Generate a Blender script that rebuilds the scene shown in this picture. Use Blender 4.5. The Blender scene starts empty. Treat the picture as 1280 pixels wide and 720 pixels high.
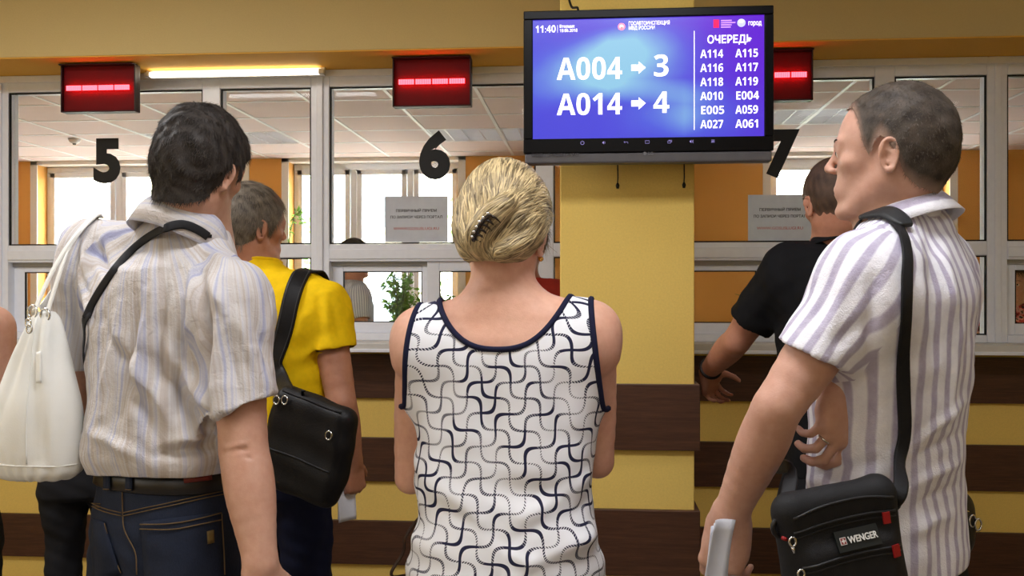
import bpy, bmesh, math, random
import numpy as np
from mathutils import Vector, Matrix
from mathutils.bvhtree import BVHTree

random.seed(7)
RNG = np.random.default_rng(7)
S = bpy.context.scene
C = S.collection
D2R = math.pi / 180

# ------------------------------------------------------------------ camera
FPX = 1200.0                     # focal length in pixels of the 1280 wide frame
HZ = 370.0                       # pixel row of the horizon
YAW = math.atan(100.0 / FPX)     # the camera looks a little to the left of the wall normal
CAMZ = 1.41
cam = bpy.data.cameras.new('camera')
cam.sensor_width = 36.0
cam.lens = 36.0 * FPX / 1280.0
cam.shift_y = (HZ - 360.0) / 1280.0
cam.clip_start = 0.02
cam_o = bpy.data.objects.new('camera', cam)
C.objects.link(cam_o)
cam_o.location = (0, 0, CAMZ)
cam_o.rotation_euler = (math.pi / 2, 0, YAW)
S.camera = cam_o

# ------------------------------------------------------------------ view and world
S.view_settings.view_transform = 'Standard'
S.view_settings.look = 'None'
S.view_settings.exposure = -0.22
S.view_settings.gamma = 1.0
S.view_settings.use_curve_mapping = False
w = bpy.data.worlds.new('overcast_sky')
S.world = w
w.use_nodes = True
w.node_tree.nodes['Background'].inputs[0].default_value = (0.93, 0.97, 1.0, 1)
w.node_tree.nodes['Background'].inputs[1].default_value = 34.0

# ------------------------------------------------------------------ large lights
def area(name, loc, rot, sx, sy, power, col):
    l = bpy.data.lights.new(name, 'AREA')
    l.shape = 'RECTANGLE'; l.size = sx; l.size_y = sy
    l.energy = power; l.color = col
    o = bpy.data.objects.new(name, l); C.objects.link(o)
    o.location = loc; o.rotation_euler = rot
    return o
# daylight entering by the hall's own windows, behind the camera and on the left
area('hall_window_daylight', (-1.2, -3.42, 1.9), (-math.pi / 2 + math.pi, 0, 0), 3.4, 1.7, 13, (0.93, 0.97, 1.0))
area('hall_side_window_daylight', (-3.92, 0.4, 1.95), (math.pi / 2, 0, -math.pi / 2), 2.4, 1.5, 22, (0.95, 0.98, 1.0))
# the hall's ceiling luminaires
HALL_LAMPS = [(-2.2, 2.3), (0.0, 1.15), (2.3, 1.15), (-2.3, -1.9), (0.0, -1.9), (2.3, -1.9)]
for (lx, ly), pw in zip(HALL_LAMPS, (50, 40, 13, 30, 12, 4)):
    area('hall_ceiling_lamp_light', (lx, ly, 2.93), (0, 0, 0), 1.15, 0.55, pw, (0.97, 0.97, 1.0))
# sky portals in the office windows
for (lx, lw) in ((-6.99, 1.84), (-4.49, 2.11), (-2.12, 1.68), (2.49, 1.63)):
    po = area('office_window_portal', (lx, 9.16, 1.835), (-math.pi / 2, 0, 0), lw, 1.77, 1, (1, 1, 1))
    po.data.cycles.is_portal = True

# ------------------------------------------------------------------ helpers
def W(px, py, Y):
    """world point on the plane y = Y that is seen at pixel (px, py)"""
    dx = (px - 640.0) / FPX; dz = -(py - HZ) / FPX
    c, s = math.cos(YAW), math.sin(YAW)
    X = dx * c - s; Yd = dx * s + c
    t = Y / Yd
    return np.array([X * t, Y, CAMZ + dz * t])

def ray(px, py):
    p = W(px, py, 1.0) - np.array([0, 0, CAMZ])
    return Vector(p).normalized()

class E:
    """tiny expression builder over shader math nodes"""
    nt = None
    def __init__(s, v): s.v = v
    @staticmethod
    def op(o, *a):
        n = E.nt.nodes.new('ShaderNodeMath'); n.operation = o
        for i, x in enumerate(a):
            if isinstance(x, E): x = x.v
            if isinstance(x, (int, float)): n.inputs[i].default_value = x
            else: E.nt.links.new(x, n.inputs[i])
        return E(n.outputs[0])
    def __add__(s, o): return E.op('ADD', s, o)
    def __radd__(s, o): return E.op('ADD', o, s)
    def __sub__(s, o): return E.op('SUBTRACT', s, o)
    def __rsub__(s, o): return E.op('SUBTRACT', o, s)
    def __mul__(s, o): return E.op('MULTIPLY', s, o)
    def __rmul__(s, o): return E.op('MULTIPLY', o, s)
    def __truediv__(s, o): return E.op('DIVIDE', s, o)
    def sin(s): return E.op('SINE', s)
    def abs(s): return E.op('ABSOLUTE', s)
    def floor(s): return E.op('FLOOR', s)
    def frac(s): return E.op('FRACT', s)
    def pp(s, m): return E.op('PINGPONG', s, m)
    def gt(s, o): return E.op('GREATER_THAN', s, o)
    def lt(s, o): return E.op('LESS_THAN', s, o)
    def min(s, o): return E.op('MINIMUM', s, o)
    def max(s, o): return E.op('MAXIMUM', s, o)
    def clamp(s): return E.op('MAXIMUM', E.op('MINIMUM', s, 1.0), 0.0)

def lin(c):
    """sRGB 0-255 -> linear rgba"""
    r = []
    for x in c[:3]:
        x = x / 255.0
        r.append(x / 12.92 if x <= 0.04045 else ((x + 0.055) / 1.055) ** 2.4)
    return (r[0], r[1], r[2], 1.0)

class M:
    """a principled material with a few procedural helpers"""
    def __init__(s, name, col=(128, 128, 128), rough=0.6, spec=0.4, metal=0.0, sss=0.0):
        s.m = bpy.data.materials.new(name); s.m.use_nodes = True
        s.nt = s.m.node_tree; E.nt = s.nt
        s.b = s.nt.nodes['Principled BSDF']
        s.b.inputs['Base Color'].default_value = lin(col)
        s.b.inputs['Roughness'].default_value = rough
        s.b.inputs['Specular IOR Level'].default_value = spec
        s.b.inputs['Metallic'].default_value = metal
        if sss:
            s.b.inputs['Subsurface Weight'].default_value = sss
            s.b.inputs['Subsurface Radius'].default_value = (0.012, 0.005, 0.003)
            s.b.inputs['Subsurface Scale'].default_value = 1.0
        s.tc = s.nt.nodes.new('ShaderNodeTexCoord')
    def link(s, a, b):
        s.nt.links.new(a.v if isinstance(a, E) else a, b)
    def coord(s, scale=(1, 1, 1), src='Object'):
        mp = s.nt.nodes.new('ShaderNodeMapping'); mp.inputs['Scale'].default_value = scale
        s.link(s.tc.outputs[src], mp.inputs[0]); return mp.outputs[0]
    def noise(s, scale, detail=3, rough=0.55, vec=None, stretch=None, out=0, dist=0.0):
        n = s.nt.nodes.new('ShaderNodeTexNoise')
        n.inputs['Scale'].default_value = scale; n.inputs['Detail'].default_value = detail
        n.inputs['Roughness'].default_value = rough; n.inputs['Distortion'].default_value = dist
        if vec is None: vec = s.coord(stretch or (1, 1, 1))
        s.link(vec, n.inputs['Vector'])
        return E(n.outputs[out])
    def attr(s, name, kind='Fac'):
        a = s.nt.nodes.new('ShaderNodeAttribute'); a.attribute_name = name
        return E(a.outputs[kind])
    def garment_u(s, v=False):
        """stripe coordinate of a garment: round the torso, or round the arm beyond the sleeve seam"""
        a = s.attr('sm').gt(0.5); n = ('v', 'v2') if v else ('u', 'u2')
        return s.attr(n[0]) * (1.0 - a) + s.attr(n[1]) * a
    def mix(s, f, a, b):
        n = s.nt.nodes.new('ShaderNodeMix'); n.data_type = 'RGBA'
        for v, i in ((f, 0), (a, 6), (b, 7)):
            if isinstance(v, E): s.link(v, n.inputs[i])
            elif isinstance(v, (int, float)): n.inputs[i].default_value = v
            elif isinstance(v, tuple): n.inputs[i].default_value = lin(v)
            else: s.nt.links.new(v, n.inputs[i])
        return n.outputs[2]
    def ramp(s, f, stops):
        n = s.nt.nodes.new('ShaderNodeValToRGB'); s.link(f, n.inputs[0])
        e = n.color_ramp.elements
        while len(e) < len(stops): e.new(0.5)
        for i, (p, c) in enumerate(stops):
            e[i].position = p; e[i].color = lin(c)
        return n.outputs[0]
    def color(s, sock): s.link(sock, s.b.inputs['Base Color']); return s
    def bump(s, h, dist=0.002, strength=0.6):
        n = s.nt.nodes.new('ShaderNodeBump'); n.inputs['Strength'].default_value = strength
        n.inputs['Distance'].default_value = dist
        s.link(h, n.inputs['Height']); s.link(n.outputs[0], s.b.inputs['Normal']); return s
    def emit(s, col, strength):
        if isinstance(col, tuple): s.b.inputs['Emission Color'].default_value = lin(col)
        else: s.link(col, s.b.inputs['Emission Color'])
        s.b.inputs['Emission Strength'].default_value = strength; return s

def simple(name, col, rough=0.6, spec=0.4, metal=0.0, var=0.12, scale=30.0, bump=0.0, bscale=200.0):
    """plain surface with slight procedural variation"""
    m = M(name, col, rough, spec, metal)
    n = m.noise(scale)
    dark = tuple(max(0, int(c * (1 - var))) for c in col); lite = tuple(min(255, int(c * (1 + var * 0.6))) for c in col)
    m.color(m.mix(n, dark, lite))
    if bump: m.bump(m.noise(bscale), bump, 0.5)
    return m.m

def link(o, parent=None):
    C.objects.link(o)
    if parent is not None: o.parent = parent
    return o

def tag(o, label=None, cat=None, group=None, kind=None):
    if label: o['label'] = label
    if cat: o['category'] = cat
    if group: o['group'] = group
    if kind: o['kind'] = kind
    return o

def empty(name, loc, parent=None):
    o = bpy.data.objects.new(name, None); o.empty_display_size = 0.05
    link(o, parent); o.location = Vector([float(v) for v in loc]); return o

def from_bm(name, bm, mat, parent=None, smooth=False, loc=None):
    me = bpy.data.meshes.new(name)
    bmesh.ops.recalc_face_normals(bm, faces=bm.faces)
    bm.to_mesh(me); bm.free()
    if smooth:
        for p in me.polygons: p.use_smooth = True
    if mat is not None: me.materials.append(mat)
    o = bpy.data.objects.new(name, me); link(o, parent)
    if loc is not None: o.location = Vector([float(v) for v in loc])
    return o

def bm_box(bm, lo, hi, bevel=0.0, mtx=None, seg=2):
    r = bmesh.ops.create_cube(bm, size=1.0)
    vs = r['verts']
    for v in vs:
        v.co = Vector([lo[i] + (v.co[i] + 0.5) * (hi[i] - lo[i]) for i in range(3)])
    if mtx is not None: bmesh.ops.transform(bm, matrix=mtx, verts=vs)
    if bevel > 0:
        es = list({e for v in vs for e in v.link_edges})
        bmesh.ops.bevel(bm, geom=es, offset=bevel, segments=seg, profile=0.5, affect='EDGES')

def box(name, lo, hi, mat, parent=None, bevel=0.003, base=(0, 0, 0), seg=2):
    """box given in world coordinates, stored relative to base"""
    lo = [min(a, b) for a, b in zip(lo, hi)], [max(a, b) for a, b in zip(lo, hi)]
    lo, hi = lo
    c = [(a + b) / 2 for a, b in zip(lo, hi)]
    bm = bmesh.new()
    bm_box(bm, [a - b for a, b in zip(lo, c)], [a - b for a, b in zip(hi, c)], bevel, seg=seg)
    return from_bm(name, bm, mat, parent, loc=[a - b for a, b in zip(c, base)])

def tube_mesh(path, radius, n=8, closed=False, flat=None):
    """vertices and faces of a tube along a path; radius scalar or list"""
    P = np.asarray(path, float); m = len(P)
    T = np.zeros_like(P)
    if closed: T = np.roll(P, -1, 0) - np.roll(P, 1, 0)
    else:
        T[1:-1] = P[2:] - P[:-2]; T[0] = P[1] - P[0]; T[-1] = P[-1] - P[-2]
    T /= np.linalg.norm(T, axis=1, keepdims=True) + 1e-12
    R = np.full(m, radius) if np.isscalar(radius) else np.asarray(radius, float)
    up = np.array([0, 0, 1.0]) if abs(T[0][2]) < 0.9 else np.array([1.0, 0, 0])
    N = np.cross(T[0], up); N /= np.linalg.norm(N)
    V = []; ang = np.linspace(0, 2 * math.pi, n, endpoint=False)
    for i in range(m):
        N = N - T[i] * np.dot(N, T[i]); N /= np.linalg.norm(N) + 1e-12
        B = np.cross(T[i], N)
        V.append(P[i] + R[i] * (np.cos(ang)[:, None] * N + np.sin(ang)[:, None] * B))
    V = np.concatenate(V); Fc = []
    mm = m if closed else m - 1
    for i in range(mm):
        a = i * n; b = ((i + 1) % m) * n
        for j in range(n):
            k = (j + 1) % n
            Fc.append((a + j, a + k, b + k, b + j))
    if not closed:
        Fc.append(tuple(range(n))[::-1]); Fc.append(tuple((m - 1) * n + j for j in range(n)))
    return V, Fc

def mesh(name, V, Fc, mat, parent=None, base=(0, 0, 0), smooth=True, attrs=None, mats=None, midx=None):
    V = np.asarray(V, float) - np.asarray(base, float)
    me = bpy.data.meshes.new(name)
    if isinstance(Fc, np.ndarray):
        k = Fc.shape[1]
        me.vertices.add(len(V)); me.vertices.foreach_set('co', V.astype(np.float32).ravel())
        me.loops.add(Fc.size); me.loops.foreach_set('vertex_index', Fc.astype(np.int32).ravel())
        me.polygons.add(len(Fc)); me.polygons.foreach_set('loop_start', np.arange(0, Fc.size, k, dtype=np.int32))
        me.update(calc_edges=True); me.validate()
    else:
        me.from_pydata([tuple(v) for v in V], [], [tuple(f) for f in Fc]); me.update()
    if smooth: me.polygons.foreach_set('use_smooth', [True] * len(me.polygons))
    for k, a in (attrs or {}).items():
        at = me.attributes.new(k, 'FLOAT', 'POINT'); at.data.foreach_set('value', np.asarray(a, np.float32))
    if mat is not None: me.materials.append(mat)
    o = bpy.data.objects.new(name, me); link(o, parent)
    return o

def spline(pts, n=8, closed=False):
    """Catmull-Rom through the rows of pts (any width)"""
    P = np.asarray(pts, float); m = len(P); out = []
    rng = range(m) if closed else range(m - 1)
    for i in rng:
        if closed: p0, p1, p2, p3 = P[(i - 1) % m], P[i], P[(i + 1) % m], P[(i + 2) % m]
        else:
            p1, p2 = P[i], P[i + 1]
            p0 = P[i - 1] if i > 0 else 2 * p1 - p2
            p3 = P[i + 2] if i + 2 < m else 2 * p2 - p1
        for t in np.linspace(0, 1, n, endpoint=False):
            out.append(0.5 * ((2 * p1) + (-p0 + p2) * t + (2 * p0 - 5 * p1 + 4 * p2 - p3) * t * t + (-p0 + 3 * p1 - 3 * p2 + p3) * t ** 3))
    if not closed: out.append(P[-1])
    return np.array(out)

def tube(name, path, radius, mat, parent=None, base=(0, 0, 0), n=8, closed=False):
    V, Fc = tube_mesh(path, radius, n, closed)
    return mesh(name, V, Fc, mat, parent, base)

_fonts = {}
def text(name, body, cap, loc, parent, mat, align='LEFT', bold=0.0, rot=(math.pi / 2, 0, 0), depth=0.0004, width=None, space=1.0, shear=0.0):
    """flat lettering facing -Y, cap height in metres, loc = baseline point in the parent's frame"""
    cu = bpy.data.curves.new(name, 'FONT'); cu.body = body
    cu.size = cap / 0.70; cu.align_x = align; cu.extrude = depth; cu.offset = bold * cap
    cu.space_character = space; cu.shear = shear; cu.resolution_u = 4
    t = bpy.data.objects.new(name, cu); C.objects.link(t)
    dg = bpy.context.evaluated_depsgraph_get()
    me = bpy.data.meshes.new_from_object(t.evaluated_get(dg), depsgraph=dg)
    bpy.data.objects.remove(t)
    o = bpy.data.objects.new(name, me); me.materials.clear(); me.materials.append(mat)
    link(o, parent); o.location = Vector([float(v) for v in loc]); o.rotation_euler = rot
    if width and len(me.vertices):
        xs = [v.co.x for v in me.vertices]; k = width / (max(xs) - min(xs))
        for v in me.vertices: v.co.x *= k
    return o
# ================================================================== materials of the place
def wallpaper(name, col, var=0.10):
    m = M(name, col, 0.75, 0.25)
    n = m.noise(160, 2, 0.6); big = m.noise(1.2, 3)
    d = tuple(int(c * (1 - var)) for c in col); l = tuple(min(255, int(c * (1 + var * 0.5))) for c in col)
    m.color(m.mix(n * 0.65 + big * 0.35, d, l))
    m.bump(m.noise(230, 2), 0.0015, 0.5)
    return m.m
MAT_YELLOW = wallpaper('yellow_woodchip_wallpaper', (240, 206, 112))
MAT_BEAM = wallpaper('tan_painted_plaster', (222, 198, 138), 0.06)
MAT_UNDER = wallpaper('orange_painted_plaster', (246, 190, 84), 0.06)
MAT_ORANGE = wallpaper('orange_office_wall', (232, 172, 92), 0.06)
MAT_WHITEWALL = wallpaper('white_reveal_plaster', (236, 234, 230), 0.03)
MAT_CEIL = wallpaper('white_hall_ceiling', (226, 222, 212), 0.03)
def wood():
    m = M('dark_brown_laminate', (66, 40, 26), 0.42, 0.45)
    n = m.noise(5.0, 5, 0.6, stretch=(1.0, 1.0, 22.0), dist=0.6)
    f = m.noise(60, 3, 0.6, stretch=(0.4, 1, 14))
    m.color(m.ramp(n * 0.6 + f * 0.4, [(0.25, (50, 28, 18)), (0.5, (76, 46, 30)), (0.75, (98, 62, 42))]))
    m.bump(f, 0.0006, 0.3)
    return m.m
MAT_WOOD = wood()
MAT_ALU = simple('white_painted_aluminium', (240, 243, 252), 0.38, 0.5, var=0.03)
MAT_ALUIN = simple('grey_aluminium_channel', (176, 174, 172), 0.5, 0.5, var=0.04)
MAT_GASKET = simple('black_rubber_gasket', (22, 22, 22), 0.6, 0.3)
MAT_LEDGE = simple('pale_laminate_ledge', (214, 212, 208), 0.4, 0.5, var=0.04)
MAT_TBAR = simple('white_ceiling_grid', (240, 240, 240), 0.5, 0.4, var=0.02)
def tile_mat():
    m = M('mineral_ceiling_tile', (214, 196, 192), 0.9, 0.1)
    n = m.noise(120, 3, 0.7)
    m.color(m.mix(n, (212, 194, 190), (230, 214, 210)))
    m.bump(n, 0.002, 0.4)
    return m.m
MAT_TILE = tile_mat()
def floor_mat():
    m = M('grey_stone_floor', (120, 112, 104), 0.35, 0.5)
    m.color(m.ramp(m.noise(7, 6, 0.65), [(0.3, (92, 84, 78)), (0.55, (132, 122, 112)), (0.75, (158, 148, 138))]))
    return m.m
MAT_FLOOR = floor_mat()
def glass_mat(name='clear_window_glass', refl=0.05):
    m = bpy.data.materials.new(name); m.use_nodes = True; nt = m.node_tree
    nt.nodes.remove(nt.nodes['Principled BSDF'])
    t = nt.nodes.new('ShaderNodeBsdfTransparent'); t.inputs[0].default_value = (0.97, 0.98, 0.975, 1)
    g = nt.nodes.new('ShaderNodeBsdfGlossy'); g.inputs['Roughness'].default_value = 0.03
    fr = nt.nodes.new('ShaderNodeFresnel'); fr.inputs[0].default_value = 1.45
    mx = nt.nodes.new('ShaderNodeMixShader')
    ml = nt.nodes.new('ShaderNodeMath'); ml.operation = 'MULTIPLY'; ml.inputs[1].default_value = 0.35
    nt.links.new(fr.outputs[0], ml.inputs[0]); nt.links.new(ml.outputs[0], mx.inputs[0]); nt.links.new(t.outputs[0], mx.inputs[1]); nt.links.new(g.outputs[0], mx.inputs[2])
    nt.links.new(mx.outputs[0], nt.nodes['Material Output'].inputs[0])
    return m
MAT_GLASS = glass_mat()
MAT_BLACK = simple('matt_black_vinyl', (14, 14, 14), 0.5, 0.4)
MAT_BLACKPL = simple('black_glossy_plastic', (7, 6, 9), 0.3, 0.15)
MAT_CHROME = simple('bright_chrome', (210, 210, 208), 0.18, 0.5, metal=1.0, var=0.05)
def paper_mat():
    m = M('white_office_paper', (226, 228, 234), 0.8, 0.2); c_ = m.mix(m.noise(30), (216, 218, 224), (232, 234, 240)); m.color(c_)
    tr = m.nt.nodes.new('ShaderNodeBsdfTranslucent'); m.link(c_, tr.inputs[0]); mx = m.nt.nodes.new('ShaderNodeMixShader'); mx.inputs[0].default_value = 0.35
    m.link(m.b.outputs[0], mx.inputs[1]); m.link(tr.outputs[0], mx.inputs[2]); m.link(mx.outputs[0], m.nt.nodes['Material Output'].inputs[0]); return m.m
MAT_PAPER = paper_mat()
MAT_INK = simple('dark_grey_print', (62, 60, 62), 0.8, 0.1)
MAT_INKRED = simple('red_print', (206, 96, 92), 0.8, 0.1)

# ================================================================== the hall
WY = 4.56            # plane of the counter wall
PY = 3.09            # front of the pillar
XL, XR, YB = -4.0, 4.6, -3.5
HC = 3.0
def zy(py, Y, px=500): return float(W(px if Y > 3 else 811, py, Y)[2])
def xp(px, Y=WY): return float(W(px, HZ, Y)[0])
def struct(o): o['kind'] = 'structure'; return o

fl = struct(empty('floor', (0, 0, 0)))
struct(box('floor_slab', (-8.4, YB, -0.12), (6.4, 9.4, -0.012), MAT_FLOOR, fl, 0)); fl.children[0].pop('kind', None)
bm = bmesh.new(); bm_box(bm, (-0.297, -0.297, -0.012), (0.297, 0.297, 0.0), 0.002, seg=1)
ft = from_bm('floor_tile', bm, MAT_FLOOR, fl); first = True
for i in range(14):
    for j in range(13):
        o = ft if first else link(ft.copy(), fl); first = False
        o.location = (XL + 0.32 + i * 0.6, YB + 0.32 + j * 0.6, 0)
struct(box('wall_left', (XL - 0.15, YB, 0), (XL, WY, HC), MAT_YELLOW, None, 0))
struct(box('wall_right', (XR, YB, 0), (XR + 0.15, WY, HC), MAT_YELLOW, None, 0))
struct(box('wall_back', (XL, YB - 0.15, 0), (XR, YB, HC), MAT_YELLOW, None, 0))
struct(box('ceiling', (XL, YB, HC), (XR, WY + 0.1, HC + 0.1), MAT_CEIL, None, 0))
# ceiling lamps of the hall
def plain(o): return o
for i, (lx, ly) in enumerate(HALL_LAMPS):
    r = empty('ceiling_lamp', (lx, ly, HC))
    tag(r, 'white ceiling luminaire in the %s row of the waiting hall, %s' % (('front', 'rear')[i // 3], ('left', 'middle', 'right')[i % 3]), 'lamp', 'hall ceiling luminaires')
    box('housing', (lx - 0.6, ly - 0.3, HC - 0.05), (lx + 0.6, ly + 0.3, HC), MAT_TBAR, r, 0.004, (lx, ly, HC))

# lower part of the counter wall, with brown boards
wf = struct(box('wall_front', (XL, WY, 0), (XR, WY + 0.14, 1.15), MAT_YELLOW, None, 0))
BOARDS = [(0.92, 1.13), (0.52, 0.73), (0.12, 0.33)]
wc = Vector(wf.location)
for (a, b) in BOARDS:
    for (x0, x1) in ((XL + 0.01, xp(790)), (xp(790) + 0.003, XR - 0.01)):
        box('board', (x0, WY - 0.022, a), (x1, WY - 0.001, b), MAT_WOOD, wf, 0.002, wc)
# pillar
px0, px1 = xp(700, PY), xp(868, PY)
pl = struct(box('wall_pillar', (px0, PY, 0), (px1, PY + 0.45, HC), MAT_YELLOW, None, 0.004))
pc = Vector(pl.location)
for (a, b) in BOARDS:
    box('board', (px0 - 0.016, PY - 0.02, a), (px1 + 0.016, PY + 0.465, b), MAT_WOOD, pl, 0.002, pc)
# beam over the windows
BY = 4.2; BZ = 2.506
bmx = struct(box('wall_beam', (XL, BY, BZ), (XR, WY + 0.14, HC), MAT_BEAM, None, 0.0))
box('beam_soffit', (XL + 0.01, BY + 0.004, BZ - 0.006), (XR - 0.01, WY + 0.13, BZ), MAT_UNDER, bmx, 0, bmx.location)
# ledge
lg = struct(empty('trim_1', (0, WY, 1.17)))
box('ledge_board', (XL, WY - 0.20, 1.158), (XR, WY - 0.0, 1.196), MAT_LEDGE, lg, 0.006, (0, WY, 1.17))
box('ledge_lip', (XL, WY - 0.205, 1.150), (XR, WY - 0.185, 1.166), MAT_ALU, lg, 0.003, (0, WY, 1.17))

# ---------------------------------------------------------------- counter windows
ZT, ZG1, ZG0, ZTR = BZ - 0.006, zy(108, WY), zy(305, WY), zy(327, WY)
ZS1, ZS0, ZB = zy(339, WY), zy(403, WY), 1.196
GY = WY + 0.035
secs = [(-13, 13, 255, 277, 390), (390, 413, 670, 692, 811), (811, 834, 1092, 1117, 1232), (1232, 1257, 1500, 1524, 1640), (-420, -400, -150, -128, -13)]
def gasket(win, x0, x1, z0, z1, Y, t=0.006):
    """thin black rubber frame just inside a pane's opening"""
    bm = bmesh.new()
    for (a, b, c, d) in ((x0, x1, z0, z0 + t), (x0, x1, z1 - t, z1), (x0, x0 + t, z0, z1), (x1 - t, x1, z0, z1)):
        bm_box(bm, (a, Y - 0.006, c), (b, Y + 0.006, d))
    bmesh.ops.translate(bm, verts=bm.verts, vec=-Vector(win.location))
    from_bm('gasket', bm, MAT_GASKET, win)
def rail(win, x0, x1, z0, z1, y0=WY - 0.02, y1=WY + 0.07, name='frame_rail', m=None, bev=0.004):
    return box(name, (x0, y0, z0), (x1, y1, z1), m or MAT_ALU, win, bev, win.location)
def pane(win, x0, x1, z0, z1, Y):
    return box('pane', (x0, Y - 0.002, z0), (x1, Y + 0.002, z1), MAT_GLASS, win, 0, win.location)
for i, (a, b, c, d, e) in enumerate(secs):
    xa, xb, xc, xd, xe = [xp(v) for v in (a, b, c, d, e)]
    win = struct(empty('window_%d' % (i + 1), ((xa + xe) / 2, WY, ZB)))
    # posts
    rail(win, xa, xb, ZB, ZT, name='frame_post'); rail(win, xa + 0.03, xb - 0.03, ZB, ZT, WY - 0.032, WY - 0.02, 'cover_strip')
    rail(win, xc, xd, ZB, ZT, name='frame_post')
    # head rails and steps of the profile
    rail(win, xb, xc, ZG1, ZT); rail(win, xd, xe, ZG1, ZT); rail(win, xa, xe, ZT - 0.035, ZT - 0.001, WY - 0.034, WY - 0.02, 'cover_strip')
    rail(win, xb, xc, ZTR, ZG0); rail(win, xd, xe, ZTR + 0.02, ZG0)
    rail(win, xb, xc, ZTR + 0.012, ZG0 - 0.025, WY - 0.028, WY - 0.02, 'cover_strip')
    rail(win, xb, xc, ZB, ZB + 0.035); rail(win, xd, xe, ZB, ZB + 0.035)
    # glazing beads round the upper panes
    for (u0, u1) in ((xb, xc), (xd, xe)):
        pane(win, u0 + 0.002, u1 - 0.002, ZG0 + 0.002, ZG1 - 0.002, GY)
        gasket(win, u0 + 0.001, u1 - 0.001, ZG0 + 0.001, ZG1 - 0.001, WY - 0.006)
    # narrow lower pane
    pane(win, xd + 0.002, xe - 0.002, ZB + 0.04, ZTR + 0.018, GY)
    gasket(win, xd + 0.001, xe - 0.001, ZB + 0.036, ZTR + 0.019, WY - 0.006)
    # sliding ticket window: channel, two sashes one behind the other
    rail(win, xb, xc, ZTR - 0.02, ZTR, WY + 0.02, WY + 0.09, 'sash_channel', MAT_ALUIN, 0.002)
    xm = xb + (xc - xb) * 0.50
    for k, (s0, s1, yy) in enumerate(((xb, xm, WY + 0.045), (xm - 0.025, xc, WY + 0.012))):
        sash = empty('sash', ((s0 + s1) / 2 - win.location.x, yy - WY, 0), win)
        base = Vector(win.location) + Vector(sash.location)
        t = 0.055 if k == 0 else 0.060
        for (u0, u1, v0, v1) in ((s0, s0 + t, ZB + 0.035, ZTR - (0.02 if k == 0 else 0.0)), (s1 - t, s1, ZB + 0.035, ZTR - (0.02 if k == 0 else 0.0)), (s0 + t, s1 - t, ZS1, ZTR - (0.02 if k == 0 else 0.0)), (s0 + t, s1 - t, ZB + 0.035, ZS0)):
            box('sash_bar', (u0, yy - 0.014, v0), (u1, yy + 0.014, v1), MAT_ALU, sash, 0.003, base)
        box('pane', (s0 + t, yy - 0.002, ZS0), (s1 - t, yy + 0.002, ZS1), MAT_GLASS, sash, 0, base)
        bm = bmesh.new(); q = 0.005
        for (u0, u1, v0, v1) in ((s0 + t, s1 - t, ZS0, ZS0 + q), (s0 + t, s1 - t, ZS1 - q, ZS1), (s0 + t, s0 + t + q, ZS0, ZS1), (s1 - t - q, s1 - t, ZS0, ZS1)):
            bm_box(bm, (u0, yy - 0.012, v0), (u1, yy - 0.003, v1))
        bmesh.ops.translate(bm, verts=bm.verts, vec=-base)
        from_bm('gasket', bm, MAT_GASKET, sash)

# ---------------------------------------------------------------- numbers and notices on the glass
def number(ch, pxc, pytop, pybot, where):
    cap = (pybot - pytop) * WY / FPX
    p = W(pxc, pybot, GY - 0.006)
    o = text('window_number', ch, cap, (0, 0, 0), None, MAT_BLACK, 'CENTER', 0.075, depth=0.0012)
    o.location = Vector(p); tag(o, 'bold black number %s stuck on the glass %s' % (ch, where), 'number', 'window numbers')
    return o
number('5', 134, 173, 225, 'of the leftmost window')
number('6', 543, 167, 220, 'left of the hanging screen')
number('7', 975, 165, 217, 'partly hidden behind the hanging screen')
def notice(pxl, pxr, pyt, pyb, where):
    a = W(pxl, pyb, GY - 0.008); b = W(pxr, pyt, GY - 0.008)
    o = empty('paper_notice', a)
    ww, hh = b[0] - a[0], b[2] - a[2]
    bm = bmesh.new(); bm_box(bm, (0, -0.001, 0), (ww, 0.0, hh))
    from_bm('sheet', bm, MAT_PAPER, o)
    text('print', 'ПЕРВИЧНЫЙ ПРИЕМ', 0.0125, (ww * 0.5, -0.0015, hh * 0.66), o, MAT_INK, 'CENTER', 0.02, width=ww * 0.64)
    text('print', 'ПО ЗАПИСИ ЧЕРЕЗ ПОРТАЛ', 0.0125, (ww * 0.5, -0.0015, hh * 0.52), o, MAT_INK, 'CENTER', 0.02, width=ww * 0.82)
    text('print', 'WWW.GOSUSLUGI.RU', 0.0125, (ww * 0.5, -0.0015, hh * 0.27), o, MAT_INKRED, 'CENTER', 0.0, width=ww * 0.72)
    tag(o, 'white paper notice with red web address taped to the glass %s' % where, 'notice', 'paper notices on the glass')
notice(481, 560, 245, 303, 'below the number 6')
notice(935, 1015, 243, 303, 'right of the pillar')

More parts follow.
